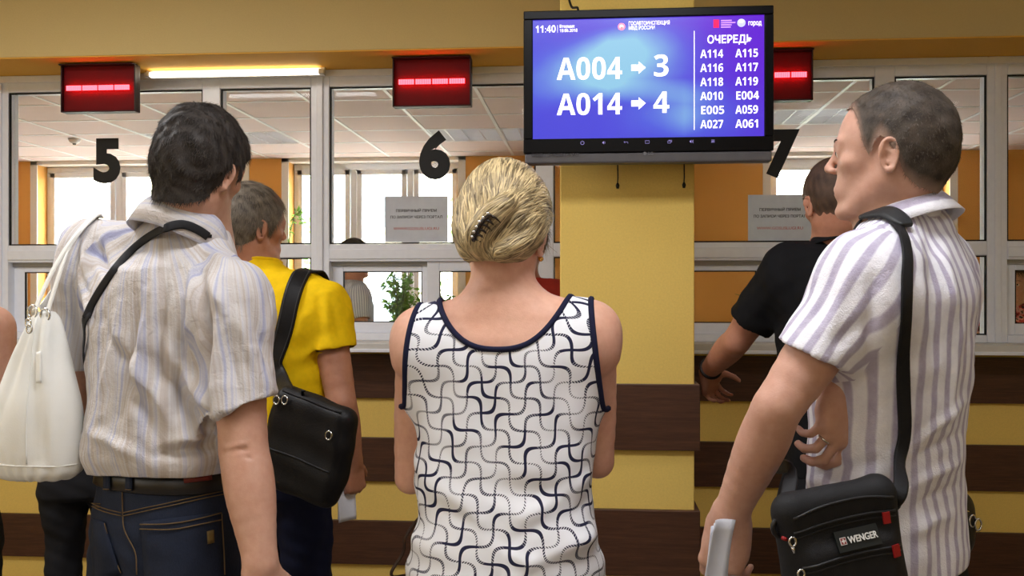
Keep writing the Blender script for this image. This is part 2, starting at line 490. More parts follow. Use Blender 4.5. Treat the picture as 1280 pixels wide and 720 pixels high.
# ---------------------------------------------------------------- red LED counters under the beam
def led_mat():
    m = M('red_led_segment', (255, 60, 60), 0.4)
    m.emit((255, 62, 74), 9.0); return m.m
MAT_LED = led_mat()
def ledpanel_mat():
    m = M('dark_red_filter_panel', (120, 8, 12), 0.6, 0.2)
    m.color(m.mix(m.noise(20), (98, 2, 6), (114, 3, 8))); return m.m
MAT_LEDP = ledpanel_mat()
MAT_LEDC = simple('dark_maroon_case', (44, 18, 20), 0.45, 0.4)
def led(pxl, pxr, where, n=4):
    Y = 4.32
    xl, xr = xp(pxl, Y), xp(pxr, Y); z1 = BZ - 0.012; z0 = zy(134, Y); xc = (xl + xr) / 2
    r = empty('led_counter_display', (xc, Y, z0))
    b = (xc, Y, z0)
    cs = box('case', (xl, Y + 0.017, z0), (xr, Y + 0.045, z1), MAT_LEDC, r, 0.004, b)
    for (u0, u1, v0, v1) in ((xl, xr, z1 - 0.006, z1), (xl, xr, z0, z0 + 0.006), (xl, xl + 0.006, z0, z1), (xr - 0.006, xr, z0, z1)):
        box('bezel_bar', (u0, Y - (0.030 if v0 > z0 + 0.05 else 0.010), v0), (u1, Y + 0.018, v1), MAT_LEDC, r, 0.002, b)
    box('filter_panel', (xl + 0.006, Y + 0.012, z0 + 0.006), (xr - 0.006, Y + 0.016, z1 - 0.006), MAT_LEDP, r, 0, b)
    zc = zy(103, Y); wseg = (xr - xl - 0.05) / 4
    for k in range(4):
        u0 = xl + 0.025 + k * wseg + 0.003
        bm = bmesh.new()
        for q in range(7):
            for rr in range(3):
                uu = u0 + (q + 0.12) * (wseg - 0.006) / 7
                bm_box(bm, (uu, Y - 0.012, zc + (rr - 1.45) * 0.0078), (uu + (wseg - 0.006) / 7 * 0.80, Y - 0.006, zc + (rr - 1.45) * 0.0078 + 0.0062))
        bmesh.ops.translate(bm, verts=bm.verts, vec=-Vector(b))
        from_bm('led_segment', bm, MAT_LED, r)
    for fx in (0.3, 0.62):
        x = xl + (xr - xl) * fx
        tube('hanger', [(x, Y + 0.03, z1 - 0.004), (x, Y + 0.03, BZ - 0.007)], 0.004, MAT_BLACK, r, b)
    tube('cable', spline([(xl + 0.11, Y + 0.01, z1), (xl + 0.13, Y - 0.004, z1 + 0.004), (xl + 0.17, Y + 0.004, z1 + 0.002), (xl + 0.19, Y + 0.02, BZ - 0.008)], 5), 0.003, MAT_BLACK, r, b)
    tag(r, 'red LED queue display showing four dashes %s' % where, 'led display', 'red LED displays under the beam')
led(77, 170, 'nearest the left edge')
led(491, 589, 'left of the hanging screen')
led(918, 1016, 'half hidden behind the hanging screen')

# ---------------------------------------------------------------- the hanging queue screen
def screen_mat():
    m = M('lit_queue_screen', (10, 10, 20), 0.25, 0.4)
    sp = m.nt.nodes.new('ShaderNodeSeparateXYZ'); m.link(m.tc.outputs['Generated'], sp.inputs[0])
    x, z = E(sp.outputs[0]), E(sp.outputs[2])
    band = (z - 0.50 - (x * 3.0).sin() * 0.12)
    g1 = (1.0 - (band * 3.0) * (band * 3.0)).clamp() * (1.0 - ((x - 0.33) * 1.9).abs()).clamp()
    g2 = (1.0 - ((z - 0.2) * 3.4) * ((z - 0.2) * 3.4)).clamp() * (1.0 - ((x - 0.66) * 2.6).abs()).clamp()
    g3 = (1.0 - ((z - 1.0) * 2.4).abs()).clamp() * (1.0 - ((x - 0.45) * 3.0).abs()).clamp()
    nz = m.noise(3.5, 3)
    f = (g1 * 1.35 + g2 * 0.8 + g3 * 0.6 + (nz - 0.5) * 0.4).clamp()
    base = m.mix((x * 1.2 - 0.35 + (z - 0.5) * 0.9).clamp(), (78, 74, 236), (112, 34, 236))
    col = m.ramp(f, [(0.0, (84, 66, 238)), (0.45, (98, 124, 250)), (1.0, (160, 222, 255))])
    m.emit(m.mix(f, base, col), 0.95)
    return m.m
def glyph_mat():
    m = M('white_screen_lettering', (255, 255, 255)); m.emit((250, 246, 255), 1.15); return m.m
MAT_GLYPH = glyph_mat()
def col_emit(name, c, s):
    m = M(name, c); m.emit(c, s); return m.m
TY = 2.93
tl = W(654, 13, TY); br = W(967, 204, TY)
tx0, tx1 = xp(654.5, TY), xp(967, TY)
tz1 = zy(10.5, TY); tz0 = zy(203.5, TY)
tv = empty('queue_screen', ((tx0 + tx1) / 2, TY, tz0))
tb = Vector(tv.location)
box('back_shell', (tx0 + 0.02, TY + 0.02, tz0 + 0.03), (tx1 - 0.02, TY + 0.07, tz1 - 0.02), MAT_BLACK, tv, 0.012, tb)
sx0, sx1 = xp(666, TY), xp(955.5, TY); sz1 = zy(21.5, TY); sz0 = zy(172, TY)
bez = empty('bezel', (0, 0, 0), tv)
for (u0, u1, v0, v1) in ((tx0, tx1, sz1, tz1), (tx0, tx1, tz0 + 0.032, sz0), (tx0, sx0, sz0 - 0.001, sz1 + 0.001), (sx1, tx1, sz0 - 0.001, sz1 + 0.001)):
    box('bezel_bar', (u0, TY - 0.004, v0), (u1, TY + 0.03, v1), MAT_BLACKPL, bez, 0.003, tb)
box('lower_trim', (tx0 + 0.004, TY - 0.001, tz0), (tx1 - 0.004, TY + 0.045, tz0 + 0.032), simple('dark_grey_trim', (86, 84, 88), 0.35, 0.5), tv, 0.006, tb)
scr = box('screen', (sx0, TY + 0.004, sz0), (sx1, TY + 0.012, sz1), screen_mat(), tv, 0, tb)
SW, SH = sx1 - sx0, sz1 - sz0
def sl(u, v, dy=0.0):
    """screen fraction -> location in the screen's frame (its centre is the origin)"""
    return ((u - 0.5) * SW, -0.0046 + dy, (0.5 - v) * SH)
def heavy(t):
    return ''.join(chr(0x1D7EC + ord(c) - 48) if c in '0123456789' else chr(0x1D5D4 + ord(c) - 65) if 'A' <= c <= 'Z' else c for c in t)
def stext(body, u, v, cap, align='LEFT', bold=0.03, width=None, m=None, shear=0.0):
    """cap as a fraction of the screen height; (u, v) baseline point as fractions"""
    hv = heavy(body)
    if hv != body: body, bold = hv, 0.0
    return text('screen_text', body, cap * SH, sl(u, v), scr, m or MAT_GLYPH, align, bold, depth=0.0002, width=(width * SW if width else None), shear=shear)
stext('11:40', 0.01, 0.105, 0.058, bold=0.035, width=0.088)
stext('Вторник', 0.117, 0.068, 0.024, bold=0.03, width=0.066)
stext('19.06.2018', 0.117, 0.105, 0.026, bold=0.04, width=0.078)
stext('ГОСАВТОИНСПЕКЦИЯ', 0.418, 0.060, 0.030, width=0.177)
stext('МВД РОССИИ', 0.418, 0.098, 0.030, width=0.113)
stext('A004', 0.105, 0.505, 0.180, bold=0.045, width=0.285)
stext('A014', 0.105, 0.800, 0.175, bold=0.045, width=0.285)
stext('3', 0.56, 0.490, 0.175, 'CENTER', 0.045, width=0.062)
stext('4', 0.56, 0.795, 0.175, 'CENTER', 0.045, width=0.068)
stext('ОЧЕРЕДЬ', 0.853, 0.225, 0.062, 'CENTER', 0.035, width=0.19)
for r_, (a, b) in enumerate((('A114', 'A115'), ('A116', 'A117'), ('A118', 'A119'), ('A010', 'E004'), ('E005', 'A059'), ('A027', 'A061'))):
    v = 0.345 + r_ * 0.1165
    stext(a, 0.7275, v, 0.066, bold=0.03, width=0.098); stext(b, 0.8775, v, 0.066, bold=0.03, width=0.096)
def sbox(name, u0, v0, u1, v1, m, par=None):
    a, b = sl(u0, v1), sl(u1, v0)
    bm = bmesh.new(); bm_box(bm, (a[0], a[1] - 0.0002, a[2]), (b[0], a[1] + 0.0002, b[2]))
    return from_bm(name, bm, m, par or scr)
sbox('screen_divider', 0.700, 0.12, 0.7035, 0.94, MAT_GLYPH)
sbox('screen_divider', 0.1075, 0.045, 0.109, 0.11, MAT_GLYPH)
for v in (0.415, 0.712):     # arrows
    pts = [(0.43, -0.026), (0.462, -0.026), (0.462, -0.052), (0.493, 0), (0.462, 0.052), (0.462, 0.026), (0.43, 0.026)]
    bm = bmesh.new(); bm.faces.new([bm.verts.new(sl(u, v + d)) for u, d in pts])
    from_bm('screen_arrow', bm, MAT_GLYPH, scr)
def disc(name, u, v, r, m, par, dy=0.0, sq=1.0, n=20):
    c = sl(u, v, dy); bm = bmesh.new()
    bm.faces.new([bm.verts.new((c[0] + r * math.cos(k * 2 * math.pi / n), c[1], c[2] + sq * r * math.sin(k * 2 * math.pi / n))) for k in range(n)])
    return from_bm(name, bm, m, par)
disc('round_emblem', 0.388, 0.071, 0.0115, col_emit('rose_emblem', (236, 150, 186), 1.0), scr)
disc('round_emblem', 0.388, 0.071, 0.0065, col_emit('pale_emblem_centre', (250, 226, 236), 1.0), scr, -0.0002)
sbox('emblem_bar', 0.383, 0.074, 0.393, 0.090, col_emit('red_emblem_bar', (190, 60, 70), 0.9))
MAT_REDLOGO = col_emit('red_square_logo', (240, 30, 96), 1.0)
sbox('square_logo', 0.784, 0.030, 0.808, 0.098, MAT_REDLOGO)
for k, (u1, v) in enumerate(((0.862, 0.040), (0.878, 0.058), (0.862, 0.076), (0.858, 0.094))):
    sbox('logo_line', 0.816, v - 0.0055, u1, v + 0.0055, col_emit('lilac_print', (206, 150, 246), 0.9) if k == 0 else bpy.data.materials['lilac_print'])
disc('round_emblem', 0.903, 0.062, 0.0125, col_emit('silver_globe', (190, 196, 236), 1.0), scr)
disc('round_emblem', 0.903, 0.048, 0.0085, MAT_GLYPH, scr, -0.0002, 0.6)
stext('город', 0.932, 0.083, 0.040, bold=0.03, width=0.056)
# soft keys and maker's mark on the lower bezel
MAT_KEY = col_emit('lilac_touch_keys', (150, 140, 210), 0.6)
MAT_GREYP = simple('grey_bezel_print', (120, 118, 122), 0.5)
bzz = zy(177.8, TY) - tb.z; bzy = -0.0046
def kx(px): return xp(px, TY) - tb.x
def ringkey(px, r, gap=0):
    n = 14; pts = [(kx(px) + r * math.cos(t), bzy, bzz + r * math.sin(t)) for t in np.linspace(math.pi / 2 + gap, math.pi / 2 + 2 * math.pi - gap, n)]
    return tube('touch_key', pts, 0.0008, MAT_KEY, tv, n=5)
ringkey(728, 0.0052, 0.5); tube('touch_key', [(kx(728), bzy, bzz + 0.002), (kx(728), bzy, bzz + 0.007)], 0.0008, MAT_KEY, tv, n=5)
def polykey(px, pts, closed=True):
    return tube('touch_key', [(kx(px) + a * 0.001, bzy, bzz + b * 0.001) for a, b in pts], 0.0008, MAT_KEY, tv, n=5, closed=closed)
def speaker_key(px, plus):
    bm = bmesh.new(); x = kx(px)
    for poly in ([(-5, -2), (-3, -2), (0, -5), (0, 5), (-3, 2), (-5, 2)], [(2, -3), (3.2, -3), (3.2, 3), (2, 3)]) + (([(4.5, -5), (5.7, -5), (5.7, 5), (4.5, 5)],) if plus else ()):
        bm.faces.new([bm.verts.new((x + a * 0.001, bzy, bzz + b * 0.001)) for a, b in poly])
    from_bm('touch_key', bm, MAT_KEY, tv)
speaker_key(755, False); speaker_key(864, True)
polykey(782, [(7, -3.5), (6, 1), (-5, 1), (-2, 4), (-5, 1), (-2, -2)], False)
polykey(809, [(-6, -4), (6, -4), (6, 4), (-6, 4)])
polykey(837, [(-6, -4), (3, -4), (3, 2), (-6, 2)]); polykey(837, [(-3, 2), (-3, 4.5), (6, 4.5), (6, -1), (3, -1)], False)
for dz in (-3.5, 0, 3.5): polykey(891, [(-5, dz), (5, dz)], False)
text('maker_mark', 'LG', 0.0095, (kx(810), bzy, zy(194.0, TY) - tb.z), tv, MAT_GREYP, 'LEFT', 0.03)
mk = [(kx(806) + 0.0052 * math.cos(t), bzy, zy(192.0, TY) - tb.z + 0.0052 * math.sin(t)) for t in np.linspace(0, 2 * math.pi, 16, endpoint=False)]
bm = bmesh.new(); bm.faces.new([bm.verts.new(p) for p in mk]); from_bm('maker_mark', bm, MAT_GREYP, tv)
text('serial_number', '000134001495', 0.0105, (kx(664), bzy, zy(194.5, TY) - tb.z), tv, simple('faint_serial_print', (70, 68, 72), 0.5), 'LEFT', 0.01, width=0.145)
# wall bracket and two straps hanging below
br_x = (px0 + px1) / 2
box('wall_bracket', (br_x - 0.12, TY + 0.07, tz0 + 0.15), (br_x + 0.12, PY - 0.001, tz0 + 0.35), MAT_BLACK, tv, 0.005, tb)
for pxh in (772, 855):
    x = xp(pxh, PY - 0.02); zb = zy(236, PY - 0.02)
    tube('release_cord', [(x, PY - 0.02, tz0 + 0.04), (x + 0.001, PY - 0.02, (zb + tz0) / 2), (x - 0.001, PY - 0.02, zb)], 0.0022, MAT_BLACK, tv, tb, 6)
    tube('cord_bead', [(x, PY - 0.02, zb + 0.012), (x, PY - 0.02, zb + 0.004), (x, PY - 0.02, zb - 0.006)], [0.003, 0.0062, 0.004], MAT_BLACK, tv, tb, 8)
tube('power_cable', spline([(xp(722, TY), TY + 0.05, tz1 - 0.03), (xp(722, TY), TY + 0.05, tz1 + 0.02), (xp(712, TY), TY + 0.1, tz1 + 0.05), (xp(706, TY), PY - 0.004, tz1 + 0.2), (xp(706, TY), PY - 0.004, HC - 0.02)], 6), 0.004, MAT_BLACK, tv, tb, 6)
tag(tv, 'black flat screen with blue queue board on the yellow pillar', 'screen')

# ================================================================== the office behind the glass
OY = 9.2; OC = 2.76
HXL, HXR = XL, XR
XL, XR = -8.4, 6.4
for (u0_, u1_) in ((XL, HXL - 0.15), (HXR + 0.15, XR)): struct(box('wall_office_front', (u0_, WY, 0), (u1_, WY + 0.14, HC), MAT_ORANGE, None, 0))
struct(box('wall_office_left', (XL - 0.1, WY + 0.14, 0), (XL, OY, OC + 0.25), MAT_ORANGE, None, 0))
struct(box('wall_office_right', (XR, WY + 0.14, 0), (XR + 0.1, OY, OC + 0.25), MAT_ORANGE, None, 0))
wins = [(xp(-230, OY), xp(-16, OY)), (xp(47, OY), xp(303, OY)), (xp(361, OY), xp(573, OY)), (xp(963, OY), xp(1187, OY))]
wz0, wz1 = 0.95, zy(201, OY)
wo = struct(empty('wall_office', (0, OY, 0)))
edges = [XL] + [v for p in wins for v in p] + [XR]
for k in range(0, len(edges), 2):
    if edges[k + 1] > edges[k]: box('wall_pier', (edges[k], OY, 0), (edges[k + 1], OY + 0.35, OC + 0.25), MAT_ORANGE, wo, 0, (0, OY, 0))
for (a, b) in wins:
    box('wall_apron', (a, OY, 0), (b, OY + 0.35, wz0), MAT_ORANGE, wo, 0, (0, OY, 0))
    box('wall_lintel', (a, OY, wz1), (b, OY + 0.35, OC + 0.25), MAT_WHITEWALL, wo, 0, (0, OY, 0))
    # white reveals
    for (u0, u1) in ((a - 0.07, a), (b, b + 0.07)):
        box('window_reveal', (u0, OY - 0.012, wz0), (u1, OY + 0.0, wz1 + 0.06), MAT_WHITEWALL, wo, 0, (0, OY, 0))
    box('window_reveal', (a - 0.07, OY - 0.012, wz1), (b + 0.07, OY, wz1 + 0.06), MAT_WHITEWALL, wo, 0, (0, OY, 0))
for (u0, u1) in ((XL, XR),):
    box('cornice', (u0, OY - 0.03, zy(193, OY) - 0.02), (u1, OY - 0.001, OC - 0.001), MAT_WHITEWALL, wo, 0.004, (0, OY, 0))
for i, (a, b) in enumerate(wins):
    win = struct(empty('window_%d' % (6 + i), ((a + b) / 2, OY + 0.2, wz0)))
    y0, y1 = OY + 0.17, OY + 0.23
    ww_ = b - a; f = 0.06
    rail(win, a, b, wz1 - f, wz1, y0, y1); rail(win, a, b, wz0, wz0 + f, y0, y1)
    xs = [a, a + ww_ * 0.36, a + ww_ * 0.70, b]
    for k, x in enumerate(xs):
        x0_ = x - (0 if k == 0 else f / 2 if k < 3 else f); rail(win, x0_, x0_ + f, wz0 + f, wz1 - f, y0, y1, 'frame_post')
    for k in range(3):
        u0, u1 = xs[k] + f * 0.6, xs[k + 1] - f * 0.6
        # casement
        for (p0, p1, q0, q1) in ((u0, u0 + 0.05, wz0 + f, wz1 - f), (u1 - 0.05, u1, wz0 + f, wz1 - f), (u0, u1, wz1 - f - 0.05, wz1 - f), (u0, u1, wz0 + f, wz0 + f + 0.05)):
            rail(win, p0, p1, q0, q1, y0 - 0.012, y1 - 0.02, 'casement_bar')
        pane(win, u0 + 0.04, u1 - 0.04, wz0 + f + 0.04, wz1 - f - 0.04, OY + 0.2)
    box('window_sill', (a - 0.05, OY - 0.15, wz0 - 0.03), (b + 0.05, OY + 0.17, wz0), MAT_WHITEWALL, win, 0.004, win.location)
# suspended ceiling: tiles and grid
oc = struct(empty('ceiling_office', (0, WY + 0.14, OC)))
box('ceiling_slab', (XL, WY + 0.14, OC + 0.14), (XR, OY, OC + 0.2), MAT_CEIL, oc, 0, oc.location)
gx0 = xp(421, 7.24) - 0.6 * 7; gy0 = WY + 0.14
bm = bmesh.new(); bm_box(bm, (-0.287, -0.287, 0.0), (0.287, 0.287, 0.014), 0.003, seg=1)
tile0 = from_bm('ceiling_tile', bm, MAT_TILE, oc); used = False
fix = []
for t in ((595, 165), (330, 166), (1010, 160), (120, 240)):
    pass
fixcells = set()
def cell_at(px, Y):
    X = xp(px, Y); return (int(math.floor((X - gx0) / 0.6)), int(math.floor((Y - gy0) / 0.6)))
for c_ in (cell_at(560, 7.85), cell_at(625, 7.85), cell_at(330, 7.85), cell_at(270, 7.85), cell_at(985, 7.6), cell_at(1040, 7.6)): fixcells.add(c_)
for i in range(-8, 18):
    for j in range(0, 8):
        cx, cy = gx0 + (i + 0.5) * 0.6, gy0 + (j + 0.5) * 0.6
        if cx < XL + 0.28 or cx > XR - 0.28 or cy > OY - 0.25 or (i, j) in fixcells: continue
        o = tile0 if not used else link(tile0.copy(), oc); used = True
        o.location = (cx, cy - WY - 0.14, 0.0)
for i in range(-8, 19):
    x = gx0 + i * 0.6
    if XL < x < XR: box('grid_bar', (x - 0.012, gy0, OC - 0.004), (x + 0.012, OY - 0.03, OC + 0.03), MAT_TBAR, oc, 0, oc.location)
for j in range(1, 8):
    y = gy0 + j * 0.6; box('grid_bar', (XL, y - 0.012, OC - 0.003), (XR, y + 0.012, OC + 0.028), MAT_TBAR, oc, 0, oc.location)
lastj = int((OY - 0.25 - gy0) / 0.6 - 0.5) + 1
box('edge_strip', (XL, gy0 + lastj * 0.6, OC), (XR, OY, OC + 0.014), MAT_TILE, oc, 0, oc.location)
# louvred fittings
MAT_LOUVRE = simple('white_louvre', (226, 226, 230), 0.4, 0.5, var=0.03)
MAT_TUBE = col_emit('office_lamp_tube', (250, 250, 255), 2.5)
for n_, (i, j) in enumerate(sorted(fixcells)):
    cx, cy = gx0 + (i + 0.5) * 0.6, gy0 + (j + 0.5) * 0.6
    r = empty('louvre_lamp', (cx, cy, OC)); b = (cx, cy, OC)
    box('tray', (cx - 0.285, cy - 0.285, OC + 0.09), (cx + 0.285, cy + 0.285, OC + 0.10), simple('grey_lamp_tray', (120, 120, 124), 0.4) if n_ == 0 else bpy.data.materials['grey_lamp_tray'], r, 0, b)
    for k in range(4):
        x = cx - 0.21 + k * 0.14; tube('lamp_tube', [(x, cy - 0.27, OC + 0.06), (x, cy + 0.27, OC + 0.06)], 0.013, MAT_TUBE, r, b, 8)
    for k in range(5):
        x = cx - 0.28 + k * 0.14; box('louvre_blade', (x - 0.004, cy - 0.285, OC), (x + 0.004, cy + 0.285, OC + 0.06), MAT_LOUVRE, r, 0, b)
    for k in range(9):
        y = cy - 0.28 + k * 0.07; box('louvre_blade', (cx - 0.285, y - 0.003, OC), (cx + 0.285, y + 0.003, OC + 0.045), MAT_LOUVRE, r, 0, b)
    tag(r, 'square louvred ceiling fitting in the office, %s' % ('leftmost of six', 'second from the left', 'left one above the woman', 'right one above the woman', 'second from the right', 'rightmost of six')[n_ % 6], 'lamp', 'louvred office ceiling fittings')
# smoke detector and sprinkler
dp = np.array([xp(93, 7.9), 7.9, OC]); sd = empty('smoke_detector', dp)
V, Fc = tube_mesh([(0, 0, -0.002), (0, 0, -0.012), (0, 0, -0.03), (0, 0, -0.042)], [0.05, 0.05, 0.042, 0.024], 20); mesh('housing', V, Fc, MAT_TBAR, sd)
V, Fc = tube_mesh([(0, 0, -0.040), (0, 0, -0.052)], [0.018, 0.012], 12); mesh('sensor', V, Fc, MAT_GASKET, sd)
tag(sd, 'small round smoke detector on the office ceiling above the number 5', 'smoke detector')

# slim lit batten under the beam, above the left windows
bx0, bx1 = xp(182, 4.47), xp(405, 4.47)
bt_ = empty('batten_lamp', ((bx0 + bx1) / 2, 4.47, BZ - 0.006)); bb_ = ((bx0 + bx1) / 2, 4.47, BZ - 0.006)
box('housing', (bx0, 4.478, BZ - 0.045), (bx1, 4.495, BZ - 0.007), MAT_TBAR, bt_, 0.002, bb_)
tube('lit_tube', [(bx0 + 0.02, 4.465, BZ - 0.030), (bx1 - 0.02, 4.465, BZ - 0.030)], 0.009, col_emit('lit_tube_white', (255, 246, 226), 7.0), bt_, bb_, 10)
for x_ in (bx0 + 0.012, bx1 - 0.012): box('end_cap', (x_ - 0.012, 4.454, BZ - 0.042), (x_ + 0.012, 4.486, BZ - 0.02), MAT_TBAR, bt_, 0.002, bb_)
tag(bt_, 'slim lit batten lamp under the beam above the left windows', 'lamp')
# ================================================================== implicit surfaces for people, clothes and bags
def unit(v):
    v = np.asarray(v, float); return v / (np.linalg.norm(v) + 1e-12)
def rotz(a):
    c, s = math.cos(a * D2R), math.sin(a * D2R); return np.array([[c, -s, 0], [s, c, 0], [0, 0, 1.0]])
def rotx(a):
    c, s = math.cos(a * D2R), math.sin(a * D2R); return np.array([[1, 0, 0], [0, c, -s], [0, s, c]])
def roty(a):
    c, s = math.cos(a * D2R), math.sin(a * D2R); return np.array([[c, 0, s], [0, 1, 0], [-s, 0, c]])

class Field:
    def __init__(s, lo, hi, h):
        s.h = h; s.lo = np.asarray(lo, float); s.n = np.ceil((np.asarray(hi, float) - s.lo) / h).astype(int) + 1
        s.f = np.full(tuple(s.n), 0.5, np.float32)
        s.ax = [(s.lo[i] + h * np.arange(s.n[i])).astype(np.float32) for i in range(3)]
    def win(s, lo, hi):
        a = np.clip(np.floor((np.asarray(lo) - s.lo) / s.h).astype(int), 0, s.n)
        b = np.clip(np.ceil((np.asarray(hi) - s.lo) / s.h).astype(int) + 1, 0, s.n)
        if np.any(b <= a): return None
        sl = tuple(slice(a[i], b[i]) for i in range(3))
        X = s.ax[0][sl[0]][:, None, None]; Y = s.ax[1][sl[1]][None, :, None]; Z = s.ax[2][sl[2]][None, None, :]
        return sl, X, Y, Z
    def put(s, sl, d, k, sub=False):
        o = s.f[sl]
        if sub:
            d = -d
            if k > 0:
                h = np.maximum(k - np.abs(o - d), 0) / k; s.f[sl] = np.maximum(o, d) + h * h * (k * 0.25)
            else: s.f[sl] = np.maximum(o, d)
        else:
            if k > 0:
                h = np.maximum(k - np.abs(o - d), 0) / k; s.f[sl] = np.minimum(o, d) - h * h * (k * 0.25)
            else: s.f[sl] = np.minimum(o, d)
    def cone(s, a, b, ra, rb, k=0.01, flat=None, sub=False):
        """round cone; flat = (direction, factor) squeezes it along a direction"""
        a = np.asarray(a, np.float32); b = np.asarray(b, np.float32); r = max(ra, rb) * (1.0 if flat is None or flat[1] <= 1 else flat[1])
        m = r + k + 3 * s.h
        w_ = s.win(np.minimum(a, b) - m, np.maximum(a, b) + m)
        if w_ is None: return
        sl, X, Y, Z = w_
        ba = b - a; L = float(ba @ ba) + 1e-12
        px, py, pz = X - a[0], Y - a[1], Z - a[2]
        t = np.clip((px * ba[0] + py * ba[1] + pz * ba[2]) / L, 0, 1)
        qx, qy, qz = px - t * ba[0], py - t * ba[1], pz - t * ba[2]
        d2 = qx * qx + qy * qy + qz * qz
        if flat is not None:
            n = unit(flat[0]).astype(np.float32); c = qx * n[0] + qy * n[1] + qz * n[2]
            d2 = d2 + c * c * (1.0 / flat[1] ** 2 - 1.0)
        d = np.sqrt(d2) - (ra + t * (rb - ra))
        if flat is not None and flat[1] < 1: d = d * (0.5 + 0.5 * flat[1])
        s.put(sl, d, k, sub)
    def chain(s, pts, radii, k=0.01, n=4, flat=None):
        Q = spline(np.concatenate([np.asarray(pts, float), np.asarray(radii, float)[:, None]], 1), n)
        for i in range(len(Q) - 1): s.cone(Q[i, :3], Q[i + 1, :3], Q[i, 3], Q[i + 1, 3], k if i == 0 else 0.004, flat)
    def sleeve(s, pts, radii, c, n, k):
        """a chain that stops flat at the plane (c, n), blended into the field"""
        G = Field(s.lo, s.lo + s.h * (s.n - 1) - s.h * .01, s.h); G.f = np.full_like(s.f, .5); G.n = s.n; G.ax = s.ax
        G.chain(pts, radii, .01, 4)
        n = unit(n); c = np.asarray(c, float)
        pl = ((s.ax[0] - c[0]) * n[0])[:, None, None] + ((s.ax[1] - c[1]) * n[1])[None, :, None] + ((s.ax[2] - c[2]) * n[2])[None, None, :]
        s.put((slice(None),) * 3, np.maximum(G.f, pl.astype(np.float32)), k)
    def ell(s, c, r, R=None, k=0.01, sub=False):
        c = np.asarray(c, float); r = np.asarray(r, float); m = r.max() + k + 3 * s.h
        w_ = s.win(c - m, c + m)
        if w_ is None: return
        sl, X, Y, Z = w_
        x, y, z = X - np.float32(c[0]), Y - np.float32(c[1]), Z - np.float32(c[2])
        if R is not None:
            R = R.astype(np.float32)
            x, y, z = (x * R[0, 0] + y * R[1, 0] + z * R[2, 0], x * R[0, 1] + y * R[1, 1] + z * R[2, 1], x * R[0, 2] + y * R[1, 2] + z * R[2, 2])
        r = r.astype(np.float32)
        q = np.sqrt((x / r[0]) ** 2 + (y / r[1]) ** 2 + (z / r[2]) ** 2)
        g = np.sqrt((x / r[0] ** 2) ** 2 + (y / r[1] ** 2) ** 2 + (z / r[2] ** 2) ** 2) + 1e-9
        s.put(sl, np.maximum(q * (q - 1) / g, -r.min()), k, sub)
    def prof(s, R, o, prof, k=0.02, p=2.3, sub=False):
        """stacked super-ellipses; rows (z, cx, cy, rx, ry_front, ry_back) in the frame R, o (z up)"""
        A = np.asarray(prof, float); A = A[np.argsort(A[:, 0])]
        zz = np.linspace(A[0, 0], A[-1, 0], 160)
        Ps = spline(A, 12); o_ = np.argsort(Ps[:, 0]); Ps = Ps[o_]
        T = np.stack([np.interp(zz, Ps[:, 0], Ps[:, i]) for i in range(6)], 1)
        rm = A[:, 3:].max() + np.abs(A[:, 1:3]).max() + k + 3 * s.h
        lo = np.array([o[0] - rm, o[1] - rm, o[2] + A[0, 0] - k - 3 * s.h]); hi = np.array([o[0] + rm, o[1] + rm, o[2] + A[-1, 0] + k + 3 * s.h])
        w_ = s.win(lo, hi)
        if w_ is None: return
        sl, X, Y, Z = w_
        z = (Z[0, 0, :] - o[2]); zc = np.clip(z, A[0, 0], A[-1, 0])
        g = [np.interp(zc, zz, T[:, i]).astype(np.float32)[None, None, :] for i in range(1, 6)]
        x, y = X - np.float32(o[0]), Y - np.float32(o[1])
        Rf = R.astype(np.float32)
        lx = x * Rf[0, 0] + y * Rf[1, 0] - g[0]; ly = x * Rf[0, 1] + y * Rf[1, 1] - g[1]
        ry = np.where(ly > 0, g[3], g[4])
        q = (np.abs(lx / g[2]) ** p + np.abs(ly / ry) ** p) ** (1.0 / p)
        d = (q - 1) * np.minimum(g[2], ry) * 0.95
        dz = np.abs(z - zc)[None, None, :].astype(np.float32)
        d = np.where(dz > 0, np.sqrt(np.maximum(d, 0) ** 2 + dz * dz) + np.minimum(d, 0) * 0, d)
        s.put(sl, d, k, sub)
    def mesh(s, smooth=0):
        f = s.f; ins = f < 0
        c = ins[:-1, :-1, :-1].astype(np.int8)
        for a, b, d in ((1, 0, 0), (0, 1, 0), (0, 0, 1), (1, 1, 0), (1, 0, 1), (0, 1, 1), (1, 1, 1)):
            c = c + ins[a:ins.shape[0] - 1 + a, b:ins.shape[1] - 1 + b, d:ins.shape[2] - 1 + d]
        act = (c > 0) & (c < 8)
        I = np.argwhere(act); idx = np.full(act.shape, -1, np.int32); idx[act] = np.arange(len(I), dtype=np.int32)
        acc = np.zeros((len(I), 3)); cnt = np.zeros(len(I))
        cor = np.array([(a, b, d) for a in (0, 1) for b in (0, 1) for d in (0, 1)])
        for u in range(8):
            for v in range(u + 1, 8):
                if np.abs(cor[u] - cor[v]).sum() != 1: continue
                A = f[tuple((I + cor[u]).T)]; B = f[tuple((I + cor[v]).T)]
                m = (A < 0) != (B < 0)
                t = A[m] / (A[m] - B[m])
                acc[m] += cor[u] + t[:, None] * (cor[v] - cor[u]); cnt[m] += 1
        V = s.lo + s.h * (I + acc / cnt[:, None])
        quads = []
